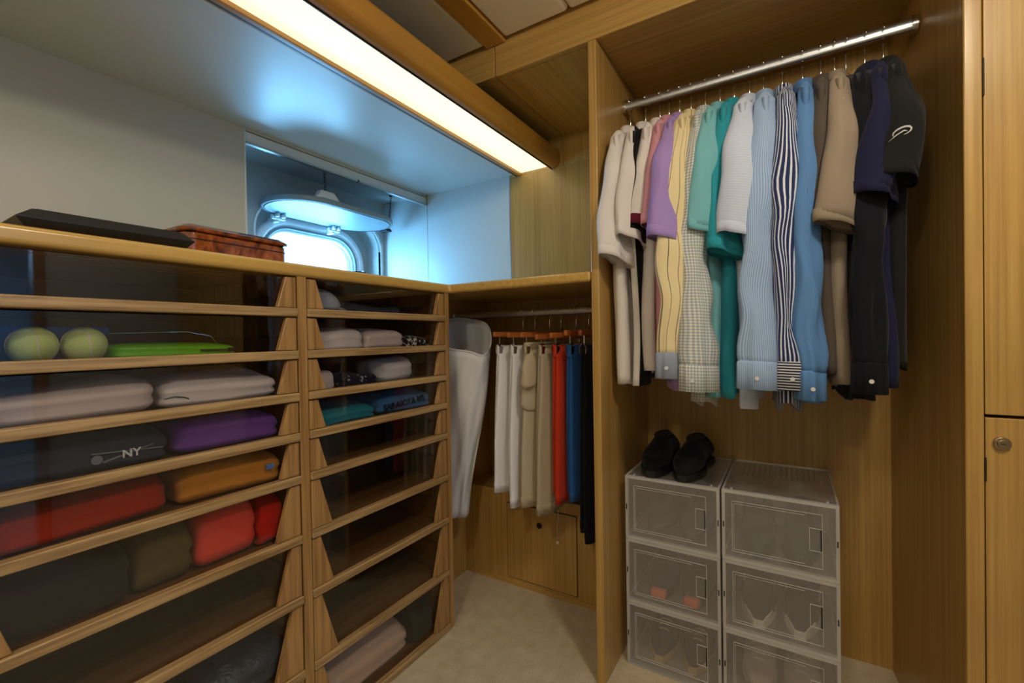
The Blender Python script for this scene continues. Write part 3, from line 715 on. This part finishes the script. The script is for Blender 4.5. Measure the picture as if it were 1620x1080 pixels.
# ------------------------------------------------------------------ shirts
YAW = {}; SLV = {}
def sm(t): t = max(0.0, min(1.0, t)); return t*t*(3-2*t)
def shirt(idx, kind, mat, label, name='polo_shirt', hem=-0.90, slv=-0.53, a1=0.062, b1=0.026, alpha=40, yaw=None, slx=0.0, sly=0.0, tail=0.0, thick=0.018, collar=None, cuff_mat=None, extra=None, collar_on=True, gather=0.72, slant=0.30, bx_off=0.0, panel=None):
    """garment on its hanger; local origin on the rod, -x end hangs towards the room"""
    y = HY[idx]; rnd = random.Random(100+idx)
    if yaw is None: yaw = rnd.uniform(-3, 4)
    YAW[idx] = R(yaw)
    root = empty(name, (RODX, y, RODZ), rz=R(yaw), label=label, cat='shirt', group='shirts on the closet rod')
    ph = rnd.uniform(0, 6.28); ph2 = rnd.uniform(0, 6.28); so = Vector((idx*5.3, idx*2.9, 0))
    N, M = 44, 30
    rings = []
    for j in range(M+1):
        s = j/M; ring = []
        for i in range(N):
            th = 2*math.pi*i/N; c, sn = math.cos(th), math.sin(th)
            W = 0.206-0.026*sm(s*1.6)
            x = W*math.copysign(abs(c)**0.8, c)
            zt = -0.114-0.46*max(0, abs(x)-0.045)
            zh = hem+tail*(x/0.2)**2+0.007*math.sin(x*30+ph)
            z = zt+(zh-zt)*s
            near = sm((-x-0.02)/0.16)
            T = (0.013+(thick-0.013)*sm(s/0.2))*(1+0.55*near*sm(s*3))
            f = s**0.6*(0.0050*math.sin(x*46+ph+2*s)+0.0035*math.sin(x*83+ph2+z*5))+0.012*s*noise.noise(Vector((x*7, z*3.5, 0))+so)
            yy = T*math.copysign(abs(sn)**0.7, sn)+f
            x += (0.012*math.sin(z*8+ph2)+bx_off)*s+0.010*s*noise.noise(Vector((0, z*6, 4))+so)
            ring.append((x, yy, z))
        rings.append(ring)
    bm_ = MB().loft(rings, True, False)
    if panel:
        for q in range(M*N):
            if q % N in range(23, 32): bm_.mi[q] = 1
    body = bm_.build('body', [mat, panel] if panel else mat, root, smooth=True, solid=0.0016)
    for side in (-1, 1):
        al = R(alpha) if side < 0 else R(90)
        ax = Vector((math.cos(al), -math.sin(al), 0)); bxv = Vector((math.sin(al), math.cos(al), 0))
        lng = kind == 'long'
        K = 30 if lng else 18; n = 32; rings = []; x_out = 0.200+(0.020+slx if side < 0 else 0.0)
        end = slv if side < 0 else slv+0.02
        z0 = -0.160
        for j in range(K+1):
            t = j/K; dz_ = (z0-end)*t                           # length run so far
            cz = z0-dz_
            cxx = side*(0.168+(x_out-0.168)*sm(dz_/0.16)); cyy = (sly*t if side < 0 else 0.0)
            g = sm(0.32+dz_/0.30) if dz_ > 0.0 else 0.15
            g = min(g, 0.15+math.sqrt(min(1.0, dz_/0.05))*0.85)
            aa = a1*(0.42+0.58*sm(dz_/0.34))*(0.30+0.70*math.sqrt(min(1, dz_/0.022)))
            bb = b1*(0.55+0.45*sm(dz_/0.2))*(0.30+0.70*math.sqrt(min(1, dz_/0.022)))
            if lng:
                k_ = 1-(1-gather)*sm((t-0.55)/0.45); aa *= k_; bb *= 0.5+0.5*k_
            if side > 0: aa, bb = min(aa, 0.016), bb*0.9
            ring = []
            for i in range(n):
                th = 2*math.pi*i/n; u = math.cos(th); v = math.sin(th)
                w = 1+0.06*math.sin(3*th+ph+4*t)*t+((0.05*math.sin(9*th+ph2)*sm((t-0.55)*2.4)+0.03*math.sin(5*th+6*t)) if lng else 0.05*math.sin(4*th+ph2)*t*t)
                p = Vector((cxx, cyy, cz))+ax*(aa*u*w)+bxv*(bb*v*w)
                p += Vector((0.35, 1, 0))*(0.016*noise.noise(Vector((p.x*9, math.cos(th)*1.2, p.z*(10 if lng else 8)))+so)*sm(t*2))
                p.z += (-slant*aa*u*t if not lng else -0.06*aa*u*t)-(1-sm(t*4))*0.25*(p.x-cxx)*side
                ring.append(tuple(p))
            rings.append(ring)
        if side < 0: SLV[idx] = rings
        sm_ = MB().loft(rings, True, False)
        if panel:
            for q in range(K*n):
                if q % n in range(22, 30): sm_.mi[q] = 1
        sl = sm_.build('sleeve', [mat, panel] if panel else mat, root, smooth=True, solid=0.0016)
        if side < 0:
            last = [Vector(p) for p in rings[-1]]; cen = sum(last, Vector())/n
            def grow(g, dz): return [tuple(cen+(p-cen)*g+Vector((0, 0, dz))) for p in last]
            if lng:
                MB().loft([grow(1.0, 0.010), grow(1.07, 0.004), grow(1.10, -0.056), grow(1.03, -0.057), grow(0.96, 0.0)]).build('cuff', cuff_mat or mat, sl, smooth=True, solid=0.0012)
                bp = cen+(last[20]-cen)*1.12+Vector((0, 0, -0.03))
                MB().cyl((bp.x-0.003, bp.y, bp.z), 0.0045, 0.004, 'x', 12).build('cuff_button', pm, sl)
            else:
                MB().loft([grow(1.0, 0.016), grow(1.03, 0.014), grow(1.035, 0.0), grow(1.03, -0.010), grow(0.98, -0.010)]).build('sleeve_hem', cuff_mat or mat, sl, smooth=True)
    if collar_on:
        rings = []
        for gx, gy, dz in ((0.066, 0.013, -0.132), (0.066, 0.016, -0.104), (0.070, 0.020, -0.097), (0.082, 0.026, -0.102), (0.100, 0.029, -0.136), (0.098, 0.026, -0.139)):
            rings.append([(gx*math.cos(2*math.pi*i/28), gy*math.sin(2*math.pi*i/28), dz-0.008*math.cos(2*math.pi*i/28)**2) for i in range(28)])
        MB().loft(rings).build('collar', collar or mat, root, smooth=True, solid=0.0012)
    if extra: extra(root, body)
    return root

c_polo_w = cloth('pique_white', srgb(224, 216, 212)); c_black = cloth('knit_black', srgb(14, 14, 16)); c_pink = cloth('cotton_pink', srgb(206, 146, 158))
c_lav = cloth('pique_lilac', srgb(164, 136, 196)); c_maroon = cloth('cotton_maroon', srgb(96, 22, 40))
c_yel = cloth('shirting_yellow_stripe', srgb(232, 212, 164), srgb(120, 104, 92), 'stripes', 0.024, 0.08)
c_ging = cloth('gingham_grey', srgb(222, 220, 208), srgb(150, 158, 168), 'gingham', 0.0075, 0.5)
c_teal_l = cloth('pique_light_teal', srgb(120, 182, 190)); c_teal = cloth('pique_teal', srgb(44, 148, 164))
c_lbl = cloth('jersey_pale_blue', srgb(194, 204, 226), srgb(206, 214, 232), 'rings', 0.006, 0.5)
c_fine = cloth('shirting_fine_blue', srgb(138, 166, 208), srgb(176, 198, 226), 'stripes', 0.0042, 0.45)
c_nstr = cloth('shirting_navy_stripe', srgb(40, 52, 96), srgb(222, 226, 236), 'stripes', 0.0088, 0.36)
c_nrng = cloth('shirting_navy_crossstripe', srgb(44, 46, 70), srgb(222, 220, 220), 'rings', 0.0062, 0.42)
c_denim = cloth('denim_blue', srgb(84, 128, 184), srgb(100, 144, 198), 'stripes', 0.0022, 0.5)
c_taupe = cloth('knit_taupe', srgb(150, 134, 116)); c_brown = cloth('knit_grey_brown', srgb(86, 76, 68)); c_navyp = cloth('pique_navy', srgb(28, 30, 60)); c_navyd = cloth('knit_dark_navy', srgb(15, 16, 25)); c_char = cloth('knit_charcoal', srgb(26, 26, 28))

def placket(root, body):
    for z in (-0.62, -0.70, -0.78): MB().cyl((-0.192, 0.004, z), 0.0045, 0.003, 'x', 12).build('button', pm, root)
def swoosh(root, body):
    rg = SLV[17]; K = len(rg)-1
    def P(a, t):                                            # a: position round the sleeve, t: along it
        jj = t*K; j0 = int(jj); fj = jj-j0; ii = a; i0 = int(ii); fi = ii-i0
        p = Vector(rg[j0][i0]).lerp(Vector(rg[j0][i0+1]), fi).lerp(Vector(rg[j0+1][i0]).lerp(Vector(rg[j0+1][i0+1]), fi), fj)
        return p+Vector((-0.0022, -0.0016, 0))
    m = MB(); pts = []
    for k in range(17):
        a = R(215-290*k/16); pts.append(P(19.2+1.7*math.cos(a), 0.74-0.030*math.sin(a)-0.012*math.cos(a)))
    m.tube(pts, [0.0006+0.0013*math.sin(math.pi*k/16) for k in range(17)], 6)
    m.tube([P(17.0, 0.80), P(18.4, 0.76), P(19.6, 0.735), P(20.2, 0.74)], [0.0004, 0.0012, 0.0014, 0.0006], 6)
    m.build('sleeve_logo', pm, root, smooth=True)

shirt(0, 'short', c_polo_w, 'plain white polo shirt at the alcove end of the closet rod', hem=-0.89, slv=-0.53, a1=0.058, yaw=5)
shirt(1, 'short', c_polo_w, 'white polo shirt with a black side panel', hem=-0.88, slv=-0.48, a1=0.054, panel=c_black, yaw=4)
shirt(2, 'short', c_polo_w, 'white shirt with maroon sleeve hems hanging beside the pink one', slv=-0.45, hem=-0.85, a1=0.040, cuff_mat=c_maroon, yaw=2)
shirt(3, 'short', c_pink, 'pink shirt beside the lilac polo shirt', name='shirt', hem=-0.86, slv=-0.46, a1=0.046, slx=0.012)
shirt(4, 'short', c_lav, 'lilac polo shirt hanging beside the pink shirt', hem=-0.895, slv=-0.50, a1=0.050, slx=0.036, alpha=44, sly=0.006)
shirt(5, 'long', c_yel, 'pale yellow striped long-sleeved shirt', name='dress_shirt', hem=-0.86, slv=-0.80, a1=0.058, alpha=44, cuff_mat=cloth('cuff_grey_blue', srgb(150, 158, 176)), tail=0.03, sly=0.016, slx=0.018)
shirt(6, 'long', c_ging, 'grey and white gingham shirt with its cuff hanging forward', name='dress_shirt', hem=-0.945, slv=-0.83, a1=0.036, alpha=44, slx=0.012, sly=0.004, tail=0.03, gather=1.35)
shirt(7, 'short', c_teal_l, 'light teal polo shirt beside the gingham one', hem=-0.90, slv=-0.49, a1=0.050, alpha=46, slx=0.012)
shirt(8, 'short', c_teal, 'deep teal polo shirt beside the light teal one', hem=-0.905, slv=-0.54, a1=0.046, alpha=44)
shirt(9, 'short', c_lbl, 'pale blue finely striped polo shirt with wide sleeve', hem=-0.93, slv=-0.51, a1=0.058, alpha=52, b1=0.028, slx=0.016)
shirt(10, 'long', c_fine, 'light blue fine-striped long-sleeved shirt', name='dress_shirt', hem=-0.90, slv=-0.82, a1=0.058, b1=0.030, alpha=50, tail=0.03, gather=1.0, sly=0.012)
shirt(11, 'long', c_nstr, 'navy and white bold-striped long-sleeved shirt', name='dress_shirt', hem=-0.94, slv=-0.82, a1=0.050, b1=0.028, alpha=40, cuff_mat=c_nrng, tail=0.03, gather=0.5)
shirt(12, 'long', c_denim, 'blue denim shirt with white buttons', name='denim_shirt', hem=-0.92, slv=-0.84, a1=0.038, b1=0.024, alpha=34, tail=0.02, extra=placket, gather=0.85)
shirt(13, 'short', c_brown, 'grey-brown knit shirt mostly hidden behind the taupe one', name='knit_shirt', hem=-0.84, slv=-0.46, a1=0.032)
shirt(14, 'short', c_taupe, 'taupe knitted shirt with short sleeves', name='knit_shirt', hem=-0.87, slv=-0.51, a1=0.052, alpha=46, slx=0.014)
shirt(15, 'long', c_navyd, 'dark navy long-sleeved pullover beside the navy polo shirt', name='pullover', hem=-0.90, slv=-0.82, a1=0.036, collar_on=False, gather=0.8)
shirt(16, 'short', c_navyp, 'navy blue polo shirt with wide sleeve beside the charcoal one', hem=-0.86, slv=-0.46, a1=0.046, alpha=46, b1=0.028, slx=0.012, sly=0.022)
shirt(17, 'short', c_char, 'charcoal polo shirt with a small white sleeve logo at the closet wall', hem=-0.83, slv=-0.43, a1=0.042, alpha=48, slx=0.022, extra=swoosh)
first = True
G_H = {0: 'plain white polo shirt', 1: 'white polo shirt with black side panel', 2: 'white shirt with maroon hems', 3: 'pink shirt', 4: 'lilac polo shirt', 5: 'pale yellow striped shirt', 6: 'gingham shirt', 7: 'light teal polo shirt', 8: 'deep teal polo shirt', 9: 'pale blue polo shirt', 10: 'light blue fine-striped shirt', 11: 'bold-striped navy shirt', 12: 'denim shirt', 13: 'grey-brown knit shirt', 14: 'taupe knit shirt', 15: 'dark navy pullover', 16: 'navy polo shirt', 17: 'charcoal polo shirt'}
for i, y in enumerate(HY):
    h = hp if first else copy_tree(hp); first = False
    h.location = (RODX, y, RODZ+0.0015-0.0195+0.0045); h.rotation_euler.z = YAW[i]
    tag(h, 'wooden hanger with chrome hook holding the '+G_H[i], 'hanger', 'wooden hangers on the closet rod')

# ------------------------------------------------------------------ alcove: clip hangers with shorts and trousers
ARX, ARZ = 1.45, 1.077
def clip_hanger(y, rz, dz=0.0, label=''):
    bh = (0, 0.007, -0.004, 0.004)[int(y*1000) % 4]
    root = empty('clip_hanger', (ARX, y, ARZ), rz=rz, label=label, cat='hanger', group='clip hangers on the alcove rod')
    pth = [(0, 0, -0.075+dz), (0, 0, -0.03)]+[(0.0145*math.cos(R(-50+24*k)), 0, 0.0025+0.0145*math.sin(R(-50+24*k))) for k in range(11)]
    MB().tube(pth, 0.0016, 6).build('hook', chrome, root, smooth=True)
    bx(-0.15, 0.15, -0.006, 0.006, -0.094+dz+bh, -0.076+dz+bh).build('bar', hanger_w, root, bevel=0.003)
    for s in (-0.12, 0.12):
        c = MB(); c.tube([(s, 0, -0.090+dz+bh), (s, 0, -0.112+dz)], 0.0016, 6)
        for q in (-1, 1): c.add([(s-0.011, q*0.002, -0.112+dz), (s+0.011, q*0.002, -0.112+dz), (s+0.011, q*0.011, -0.122+dz), (s-0.011, q*0.011, -0.122+dz), (s+0.011, q*0.010, -0.145+dz), (s-0.011, q*0.010, -0.145+dz)], [(0, 1, 2, 3), (3, 2, 4, 5)])
        c.build('clip', chrome, root, solid=0.0012)
    return root
def shorts(name, y, rz, mat, z_top, z_bot, label, wide=0.15, seed=0, cat='trousers', flare=1.0, dx=0.0):
    root = empty(name, (ARX, y, z_top), rz=rz, label=label, cat=cat, group='trousers and shorts in the alcove')
    rnd = random.Random(seed); L = z_top-z_bot
    for q, (yo, zo, xo) in enumerate(((-0.011, 0.0, -0.012), (0.011, 0.018, 0.012))):
        rings = []; ph = rnd.uniform(0, 6)
        for j in range(19):
            t = j/18; ring = []
            hw = wide*(0.86+0.14*flare*sm(t*1.4)); th_ = 0.006+0.009*sm(t*4)
            for i in range(32):
                a = 2*math.pi*i/32; c, sn = math.cos(a), math.sin(a)
                x = hw*math.copysign(abs(c)**0.75, c)
                f = t**0.6*(0.005*math.sin(x*40+ph)+0.003*math.sin(x*75+ph*2+t*3))
                ring.append((x+xo*t+dx*t, yo*(0.5+0.5*t)+th_*math.copysign(abs(sn)**0.7, sn)+f, -(L-zo)*t+0.004*math.sin(x*25+ph)*t))
            rings.append(ring)
        lg = MB().loft(rings, True, False).build('leg', mat, root, smooth=True, solid=0.0015)
        last = rings[-2]
        cen = sum((Vector(p) for p in last), Vector())/32
        MB().loft([[tuple(cen+Vector(((p[0]-cen.x)*g, (p[1]-cen.y)*g2, p[2]-cen.z+dz))) for p in last] for g, g2, dz in ((1.0, 1.0, 0.006), (1.012, 1.10, 0.004), (1.012, 1.12, -0.022), (0.99, 0.95, -0.022))]).build('turn_up', mat, lg, smooth=True)
    m = MB(); m.loft([[((wide*0.88)*math.copysign(abs(math.cos(a))**0.75, math.cos(a)), 0.017*math.copysign(abs(math.sin(a))**0.7, math.sin(a)), z) for a in [2*math.pi*i/32 for i in range(32)]] for z in (0.0, -0.005, -0.034, -0.036)], True, False)
    m.build('waistband', mat, root, smooth=True)
    return root
PY = [(0.845, -14, 'white shorts nearest the laundry bag'), (0.795, -10, 'white shorts next to the beige trousers'), (0.735, -14, 'crumpled beige trousers'), (0.690, -8, 'stone coloured chinos'), (0.632, -10, 'red shorts'), (0.585, -8, 'blue trousers'), (0.545, -4, 'black trousers')]
for (y, a, nm) in PY: clip_hanger(y, R(a), label='wooden clip hanger holding the '+nm)
c_wsh = cloth('cotton_twill_white', srgb(222, 220, 222)); c_bei = cloth('cotton_beige', srgb(186, 168, 140)); c_stone = cloth('cotton_stone', srgb(172, 158, 134)); c_redt = cloth('twill_red', srgb(186, 52, 24)); c_blut = cloth('twill_blue', srgb(34, 84, 146))
zt = ARZ-0.118
shorts('shorts', 0.845, R(-14), c_wsh, zt, 0.45, 'white shorts hanging nearest the laundry bag', seed=1)
shorts('shorts', 0.795, R(-10), c_wsh, zt, 0.405, 'white shorts hanging next to the beige trousers', seed=2)
shorts('trousers', 0.735, R(-14), c_bei, zt+0.01, 0.42, 'crumpled beige trousers on a clip hanger', seed=3)
bl_ = soft(0.13, 0.04, 0.20, 40, e=0.8, folds=2, lump=0.012).build('hanging_fold', c_bei, bpy.data.objects['trousers'], smooth=True, loc=(-0.095, -0.012, -0.23))
shorts('trousers', 0.690, R(-8), c_stone, zt, 0.405, 'stone coloured chinos between beige and red', seed=4)
shorts('shorts', 0.632, R(-10), c_redt, zt, 0.445, 'red shorts on a clip hanger', seed=5, flare=0.6)
shorts('trousers', 0.585, R(-8), c_blut, zt, 0.46, 'blue trousers beside the black ones', seed=6, flare=0.4)
shorts('trousers', 0.545, R(-4), c_black, zt, 0.345, 'black trousers against the closet side panel', seed=7, flare=0.3)

# laundry bag on a hook
lb = empty('laundry_bag', (1.36, 1.10, 0.31), label='white cloth laundry bag hanging open in the alcove corner', cat='bag')
c_bag = cloth('bag_cotton', srgb(214, 212, 214))
rings = []
for j in range(25):
    t = j/24; z = 0.70*(1-t); ring = []
    hw = 0.125-0.015*t-0.055*sm((t-0.25)/0.75); hx = 0.075-0.035*sm(t*1.2); cyy = -0.028+0.040*t
    for i in range(36):
        a = 2*math.pi*i/36; c, sn = math.cos(a), math.sin(a)
        yy = cyy+hw*math.copysign(abs(c)**0.7, c); xx = hx*math.copysign(abs(sn)**0.8, sn)
        w = 0.006*math.sin(5*a+t*7)+0.004*math.sin(9*a-t*11)
        zz = z+(0.055*(xx/0.075)+0.02*(yy/0.12)-0.05*abs(c)**4*(1 if c < 0 else 0))*(1-sm(t*3))
        ring.append((xx+w, yy+w*0.6, zz))
    rings.append(ring)
MB().loft(rings, False, True).build('bag_body', c_bag, lb, smooth=True, solid=0.0018)
MB().tube([rings[0][i % 36] for i in range(37)], 0.004, 6, False).build('rim_cord', c_bag, lb, smooth=True)
MB().tube([(0.02, 0.078, 0.70), (0.0, 0.079, 0.735), (-0.02, 0.078, 0.70)], 0.003, 6).build('hanging_loop', c_bag, lb, smooth=True)
hk = empty('wall_hook', (1.36, 1.18, 1.035), label='small dark coat hook above the laundry bag', cat='hook')
m = MB(); m.box(-0.012, 0.012, -0.005, 0, -0.02, 0.02); m.tube([(0, -0.004, -0.006), (0, -0.026, -0.008), (0, -0.034, 0.010)], 0.0035, 8)
m.build('hook_plate', dark_metal, hk)
# cord with a key hanging in front of the hatch
kc = empty('key_cord', (1.508, 0.744, 0.20), label='thin cord with a small metal tag hanging over the hatch', cat='cord')
MB().tube([(0.001*math.sin(k*1.3), 0.002*math.sin(k*0.7), 0.03+0.014*k) for k in range(11)], 0.0012, 6).build('cord', c_polo_w, kc)
MB().cyl((-0.003, 0, 0.02), 0.007, 0.003, 'x', 14).build('metal_tag', chrome, kc)
MB().cyl((0.0, 0, 0.170), 0.004, 0.008, 'x', 10).build('pin', chrome, kc)

# ------------------------------------------------------------------ shoe boxes and shoes
BW, BH, BD = 0.2615, 0.190, 0.335
def shoe_box_proto():
    root = empty('shoe_box', (0, 0, 0))           # origin: front bottom centre; front faces -x
    hw = BW/2-0.001
    bx(0.004, BD, -hw, hw, 0.002, 0.0045).build('bottom_panel', frost, root)
    bx(0.004, BD-0.003, hw-0.003, hw-0.001, 0.005, BH-0.006).build('side_panel', frost, root)
    bx(0.004, BD-0.003, -hw+0.001, -hw+0.003, 0.005, BH-0.006).build('side_panel', frost, root)
    bx(BD-0.003, BD-0.001, -hw+0.003, hw-0.003, 0.005, BH-0.006).build('back_panel', frost, root)
    tp = bx(0.004, BD, -hw+0.003, hw-0.003, BH-0.006, BH-0.0035).build('top_panel', frost, root)
    fr = MB(); r = 0.0075
    fr.box(-0.003, 0.010, -hw, hw, 0, r); fr.box(-0.003, 0.010, -hw, hw, BH-r-0.002, BH-0.002)
    fr.box(-0.003, 0.010, -hw, -hw+r, r, BH-r-0.002); fr.box(-0.003, 0.010, hw-r, hw, r, BH-r-0.002)
    fr.build('front_rim', frost_rim, root)
    for s in (-1, 1):
        y0, y1 = (hw-0.005, hw) if s > 0 else (-hw, -hw+0.005)
        bx(0.010, BD, y0, y1, BH-0.006, BH-0.001).build('edge_rail', frost_rim, root); bx(0.010, BD, y0, y1, 0, 0.005).build('edge_rail', frost_rim, root)
        bx(0.012, 0.020, y0-s*0.02, y1-s*0.02, BH-0.0035, BH).build('stacking_tab', frost_rim, root)
    bx(BD-0.004, BD, -hw+0.005, hw-0.005, BH-0.006, BH-0.001).build('edge_rail', frost_rim, root)
    # vent dimples in the rear strip of the top, too small to pick apart
    v = MB()
    for a in range(9):
        for b in range(14):
            v.box(0.17+a*0.017, 0.174+a*0.017, -0.091+b*0.014, -0.087+b*0.014, BH-0.0034, BH-0.0026)
    v.build('vent_holes', plain('vent_shadow', srgb(110, 104, 100), 0.8), tp, kind='stuff')
    dr = bx(-0.0025, -0.0005, -hw+r, hw-r, r, BH-r-0.002).build('front_flap', frost, root)
    g = MB(); y0, y1, z0, z1, wdt = -hw+0.034, hw-0.026, 0.026, BH-0.030, 0.0014
    g.box(-0.0040, -0.0025, y0, y1, z0, z0+wdt); g.box(-0.0040, -0.0025, y0, y1, z1, z1+wdt)
    g.box(-0.0040, -0.0025, y0, y0+wdt, z0, z1); g.box(-0.0040, -0.0025, y1, y1+wdt, z0, z1)
    y0 += 0.008; y1 -= 0.004; z0 += 0.006; z1 -= 0.006
    g.box(-0.0036, -0.0025, y0+0.03, y1, z0, z0+wdt*0.7); g.box(-0.0036, -0.0025, y0+0.03, y1, z1, z1+wdt*0.7); g.box(-0.0036, -0.0025, y1, y1+wdt*0.7, z0, z1)
    g.build('moulded_line', frost_rim, dr)
    h = MB(); a, b_ = -hw+0.034, -hw+0.062; c, d_ = BH*0.36, BH*0.66
    for q in ((a, b_, c, c+wdt), (a, b_, d_-wdt, d_), (b_-wdt, b_, c, d_)): h.box(-0.0046, -0.0025, *q)
    h.build('finger_grip', frost_rim, dr)
    bx(-0.0034, -0.0024, a+0.0005, a+0.0045, c, d_).build('grip_slot', plain('slot_dark', srgb(24, 20, 18), 0.8), dr)
    for s in (-1, 1):
        bx(-0.0042, -0.0028, s*(hw-0.004)-0.0015, s*(hw-0.004)+0.0015, BH*0.46, BH*0.54).build('clip_slot', dark_metal, root)
    return root
sb0 = shoe_box_proto(); BX = 1.328
YC = (0.452-0.0245-BW/2, 0.452-0.0275-BW*1.5)
LB = [['lower clear shoe box of brown shoes next to the closet side panel', 'middle clear shoe box with orange-soled shoes', 'upper clear shoe box with the black loafers on top'],
      ['lowest clear shoe box of pale shoes away from the side panel', 'clear shoe box with white-toed sneakers', 'topmost clear shoe box with dark canvas shoes and a bare lid']]
n_ = 0
for c_ in range(2):
    for r_ in range(3):
        o = sb0 if n_ == 0 else copy_tree(sb0); n_ += 1
        o.location = (BX+0.004*c_, YC[c_], r_*BH)
        tag(o, LB[c_][r_], 'shoe box', 'stacked clear shoe boxes in the closet')

def shoe(name, loc, rz, upper, sole, label, toe=None, laces=None, L=0.27, W=0.088, H=0.088, group=None, collar_h=0.9, vamp=0.46, lining=None):
    """toe points to local -x"""
    root = empty(name, loc, rz=rz, label=label, cat='shoe', group=group)
    def hwid(t): return W/2*(math.sin(math.pi*min(1, t*2.4+0.045)/2)**0.62)*(1-0.16*math.exp(-((t-0.62)/0.16)**2))*(1.0 if t < 0.9 else math.cos((t-0.9)/0.1*1.1)**0.5)
    def top(t): return H*(0.36+0.18*sm(t/0.22)+(collar_h-0.54)*sm((t-0.2)/0.42))*(0.72+0.28*sm(t/0.06))
    S0 = 0.018
    rings = []
    K = 22; n = 24
    for j in range(K+1):
        t = j/K; x = -L/2+L*t; w = max(0.010, hwid(t)); h = top(t); ring = []
        for i in range(n):
            a = 2*math.pi*i/n; c, s_ = math.cos(a), math.sin(a)
            narrow = 1-0.42*sm((t-0.15)/0.4)*max(0, s_)
            ring.append((x, w*narrow*math.copysign(abs(c)**0.65, c), S0+(h-S0)/2+(h-S0)/2*math.copysign(abs(s_)**0.75, s_)))
        rings.append(ring)
    MB().loft(rings, True, True).build('upper', upper, root, smooth=True)
    rings = []
    for z, g in ((0.0, 0.96), (0.003, 1.02), (0.016, 1.04), (0.021, 1.0)):
        out = []
        for j in range(K+1): t = j/K; out.append((-L/2*1.02+L*1.03*t, max(0.012, hwid(t))*g, z))
        for j in range(K, -1, -1): t = j/K; out.append((-L/2*1.02+L*1.03*t, -max(0.012, hwid(t))*g, z))
        rings.append(out)
    MB().loft(rings, True, True).build('sole', sole, root, smooth=False)
    # foot opening with its padded collar
    op = [(L*(0.5-0.49)+0.0, 0)]
    pts = []
    for i in range(25):
        a = 2*math.pi*i/24; t = 0.5+vamp*0.5+0.21*math.cos(a); x = -L/2+L*t
        pts.append((x, W*0.24*math.sin(a), top(t)+0.001))
    MB().tube(pts, 0.0045, 8, False).build('collar_edge', upper, root, smooth=True)
    MB().add([(p[0], p[1], p[2]+0.0012) for p in pts[:-1]], [list(range(24))]).build('foot_opening', lining or black_pl, root)
    if toe:
        rr = []
        for j in range(7):
            t = j/36; x = -L/2-0.002+L*t; w = max(0.011, hwid(t))*1.03; h = (top(t)+0.002)*0.86
            rr.append([(x, w*math.copysign(abs(math.cos(a))**0.65, math.cos(a)), S0+(h-S0)/2+(h-S0)/2*math.copysign(abs(math.sin(a))**0.75, math.sin(a))) for a in [2*math.pi*i/n for i in range(n)]])
        MB().loft(rr, True, False).build('toe_cap', toe, root, smooth=True)
    if laces:
        for q in range(5):
            t = 0.30+0.06*q; x = -L/2+L*t
            MB().tube([(x, -0.020, top(t)-0.004), (x+0.003, -0.008, top(t)+0.002), (x+0.003, 0.008, top(t)+0.002), (x, 0.020, top(t)-0.004)], 0.0022, 6).build('lace', laces, root, smooth=True)
    return root
sh_blk = cloth('suede_black', srgb(16, 16, 17)); so_blk = plain('sole_black', srgb(12, 12, 12), 0.6)
sh_gry = cloth('canvas_grey', srgb(84, 86, 84)); sh_drk = cloth('canvas_dark', srgb(58, 60, 60)); so_wht = plain('sole_white', srgb(214, 208, 200), 0.6)
sh_brn = cloth('leather_brown', srgb(70, 54, 42), rough=0.5); so_tan = plain('sole_tan', srgb(196, 168, 120), 0.6); so_org = plain('sole_orange', srgb(214, 104, 50), 0.6); sh_pal = cloth('canvas_pale', srgb(196, 182, 168))
sh_teal = cloth('canvas_teal_grey', srgb(52, 66, 68))
def pair(col, row, up, so, what, toe=None, laces=None, lx=0.0, **k):
    for q in (-1, 1):
        shoe('shoe', (BX+0.175+lx, YC[col]+q*0.053, row*BH+0.0045), R(q*2.5), up, so, what+(', nearer the panel' if q > 0 else ', away from the panel'), toe, laces, group='pair of shoes: '+what, **k)
pair(0, 2, sh_gry, sh_gry, 'grey shoe inside the upper box by the side panel')
pair(0, 1, sh_drk, so_blk, 'dark shoe with orange toe inside the middle box', toe=None, laces=sh_drk)
for o in [o for o in COL.objects if str(o.get('label')).startswith('dark shoe with orange toe')]:
    bx(-0.142, -0.11, -0.022, 0.022, 0.003, 0.030).build('toe_bumper', so_org, o, bevel=0.008, seg=3)
pair(0, 0, sh_brn, so_tan, 'brown laced shoe with tan sole inside the lower box', laces=so_tan)
pair(1, 2, sh_teal, sh_teal, 'dark teal canvas shoe inside the topmost bare-lidded box', L=0.28, H=0.11)
pair(1, 1, sh_drk, so_wht, 'dark sneaker with white toe cap inside a clear box', toe=so_wht)
pair(1, 0, sh_pal, so_wht, 'pale canvas sneaker inside the lowest box', laces=so_wht)
for q in (-1, 1):
    shoe('loafer', (BX+0.135, YC[0]+0.012+q*0.049, 3*BH-0.0008), R(q*2), sh_blk, so_blk, ('black suede loafer on top of the shoe boxes, nearer the side panel' if q > 0 else 'black suede loafer on top of the shoe boxes, away from the side panel'), group='black loafers on the boxes', L=0.26, W=0.092, H=0.10)
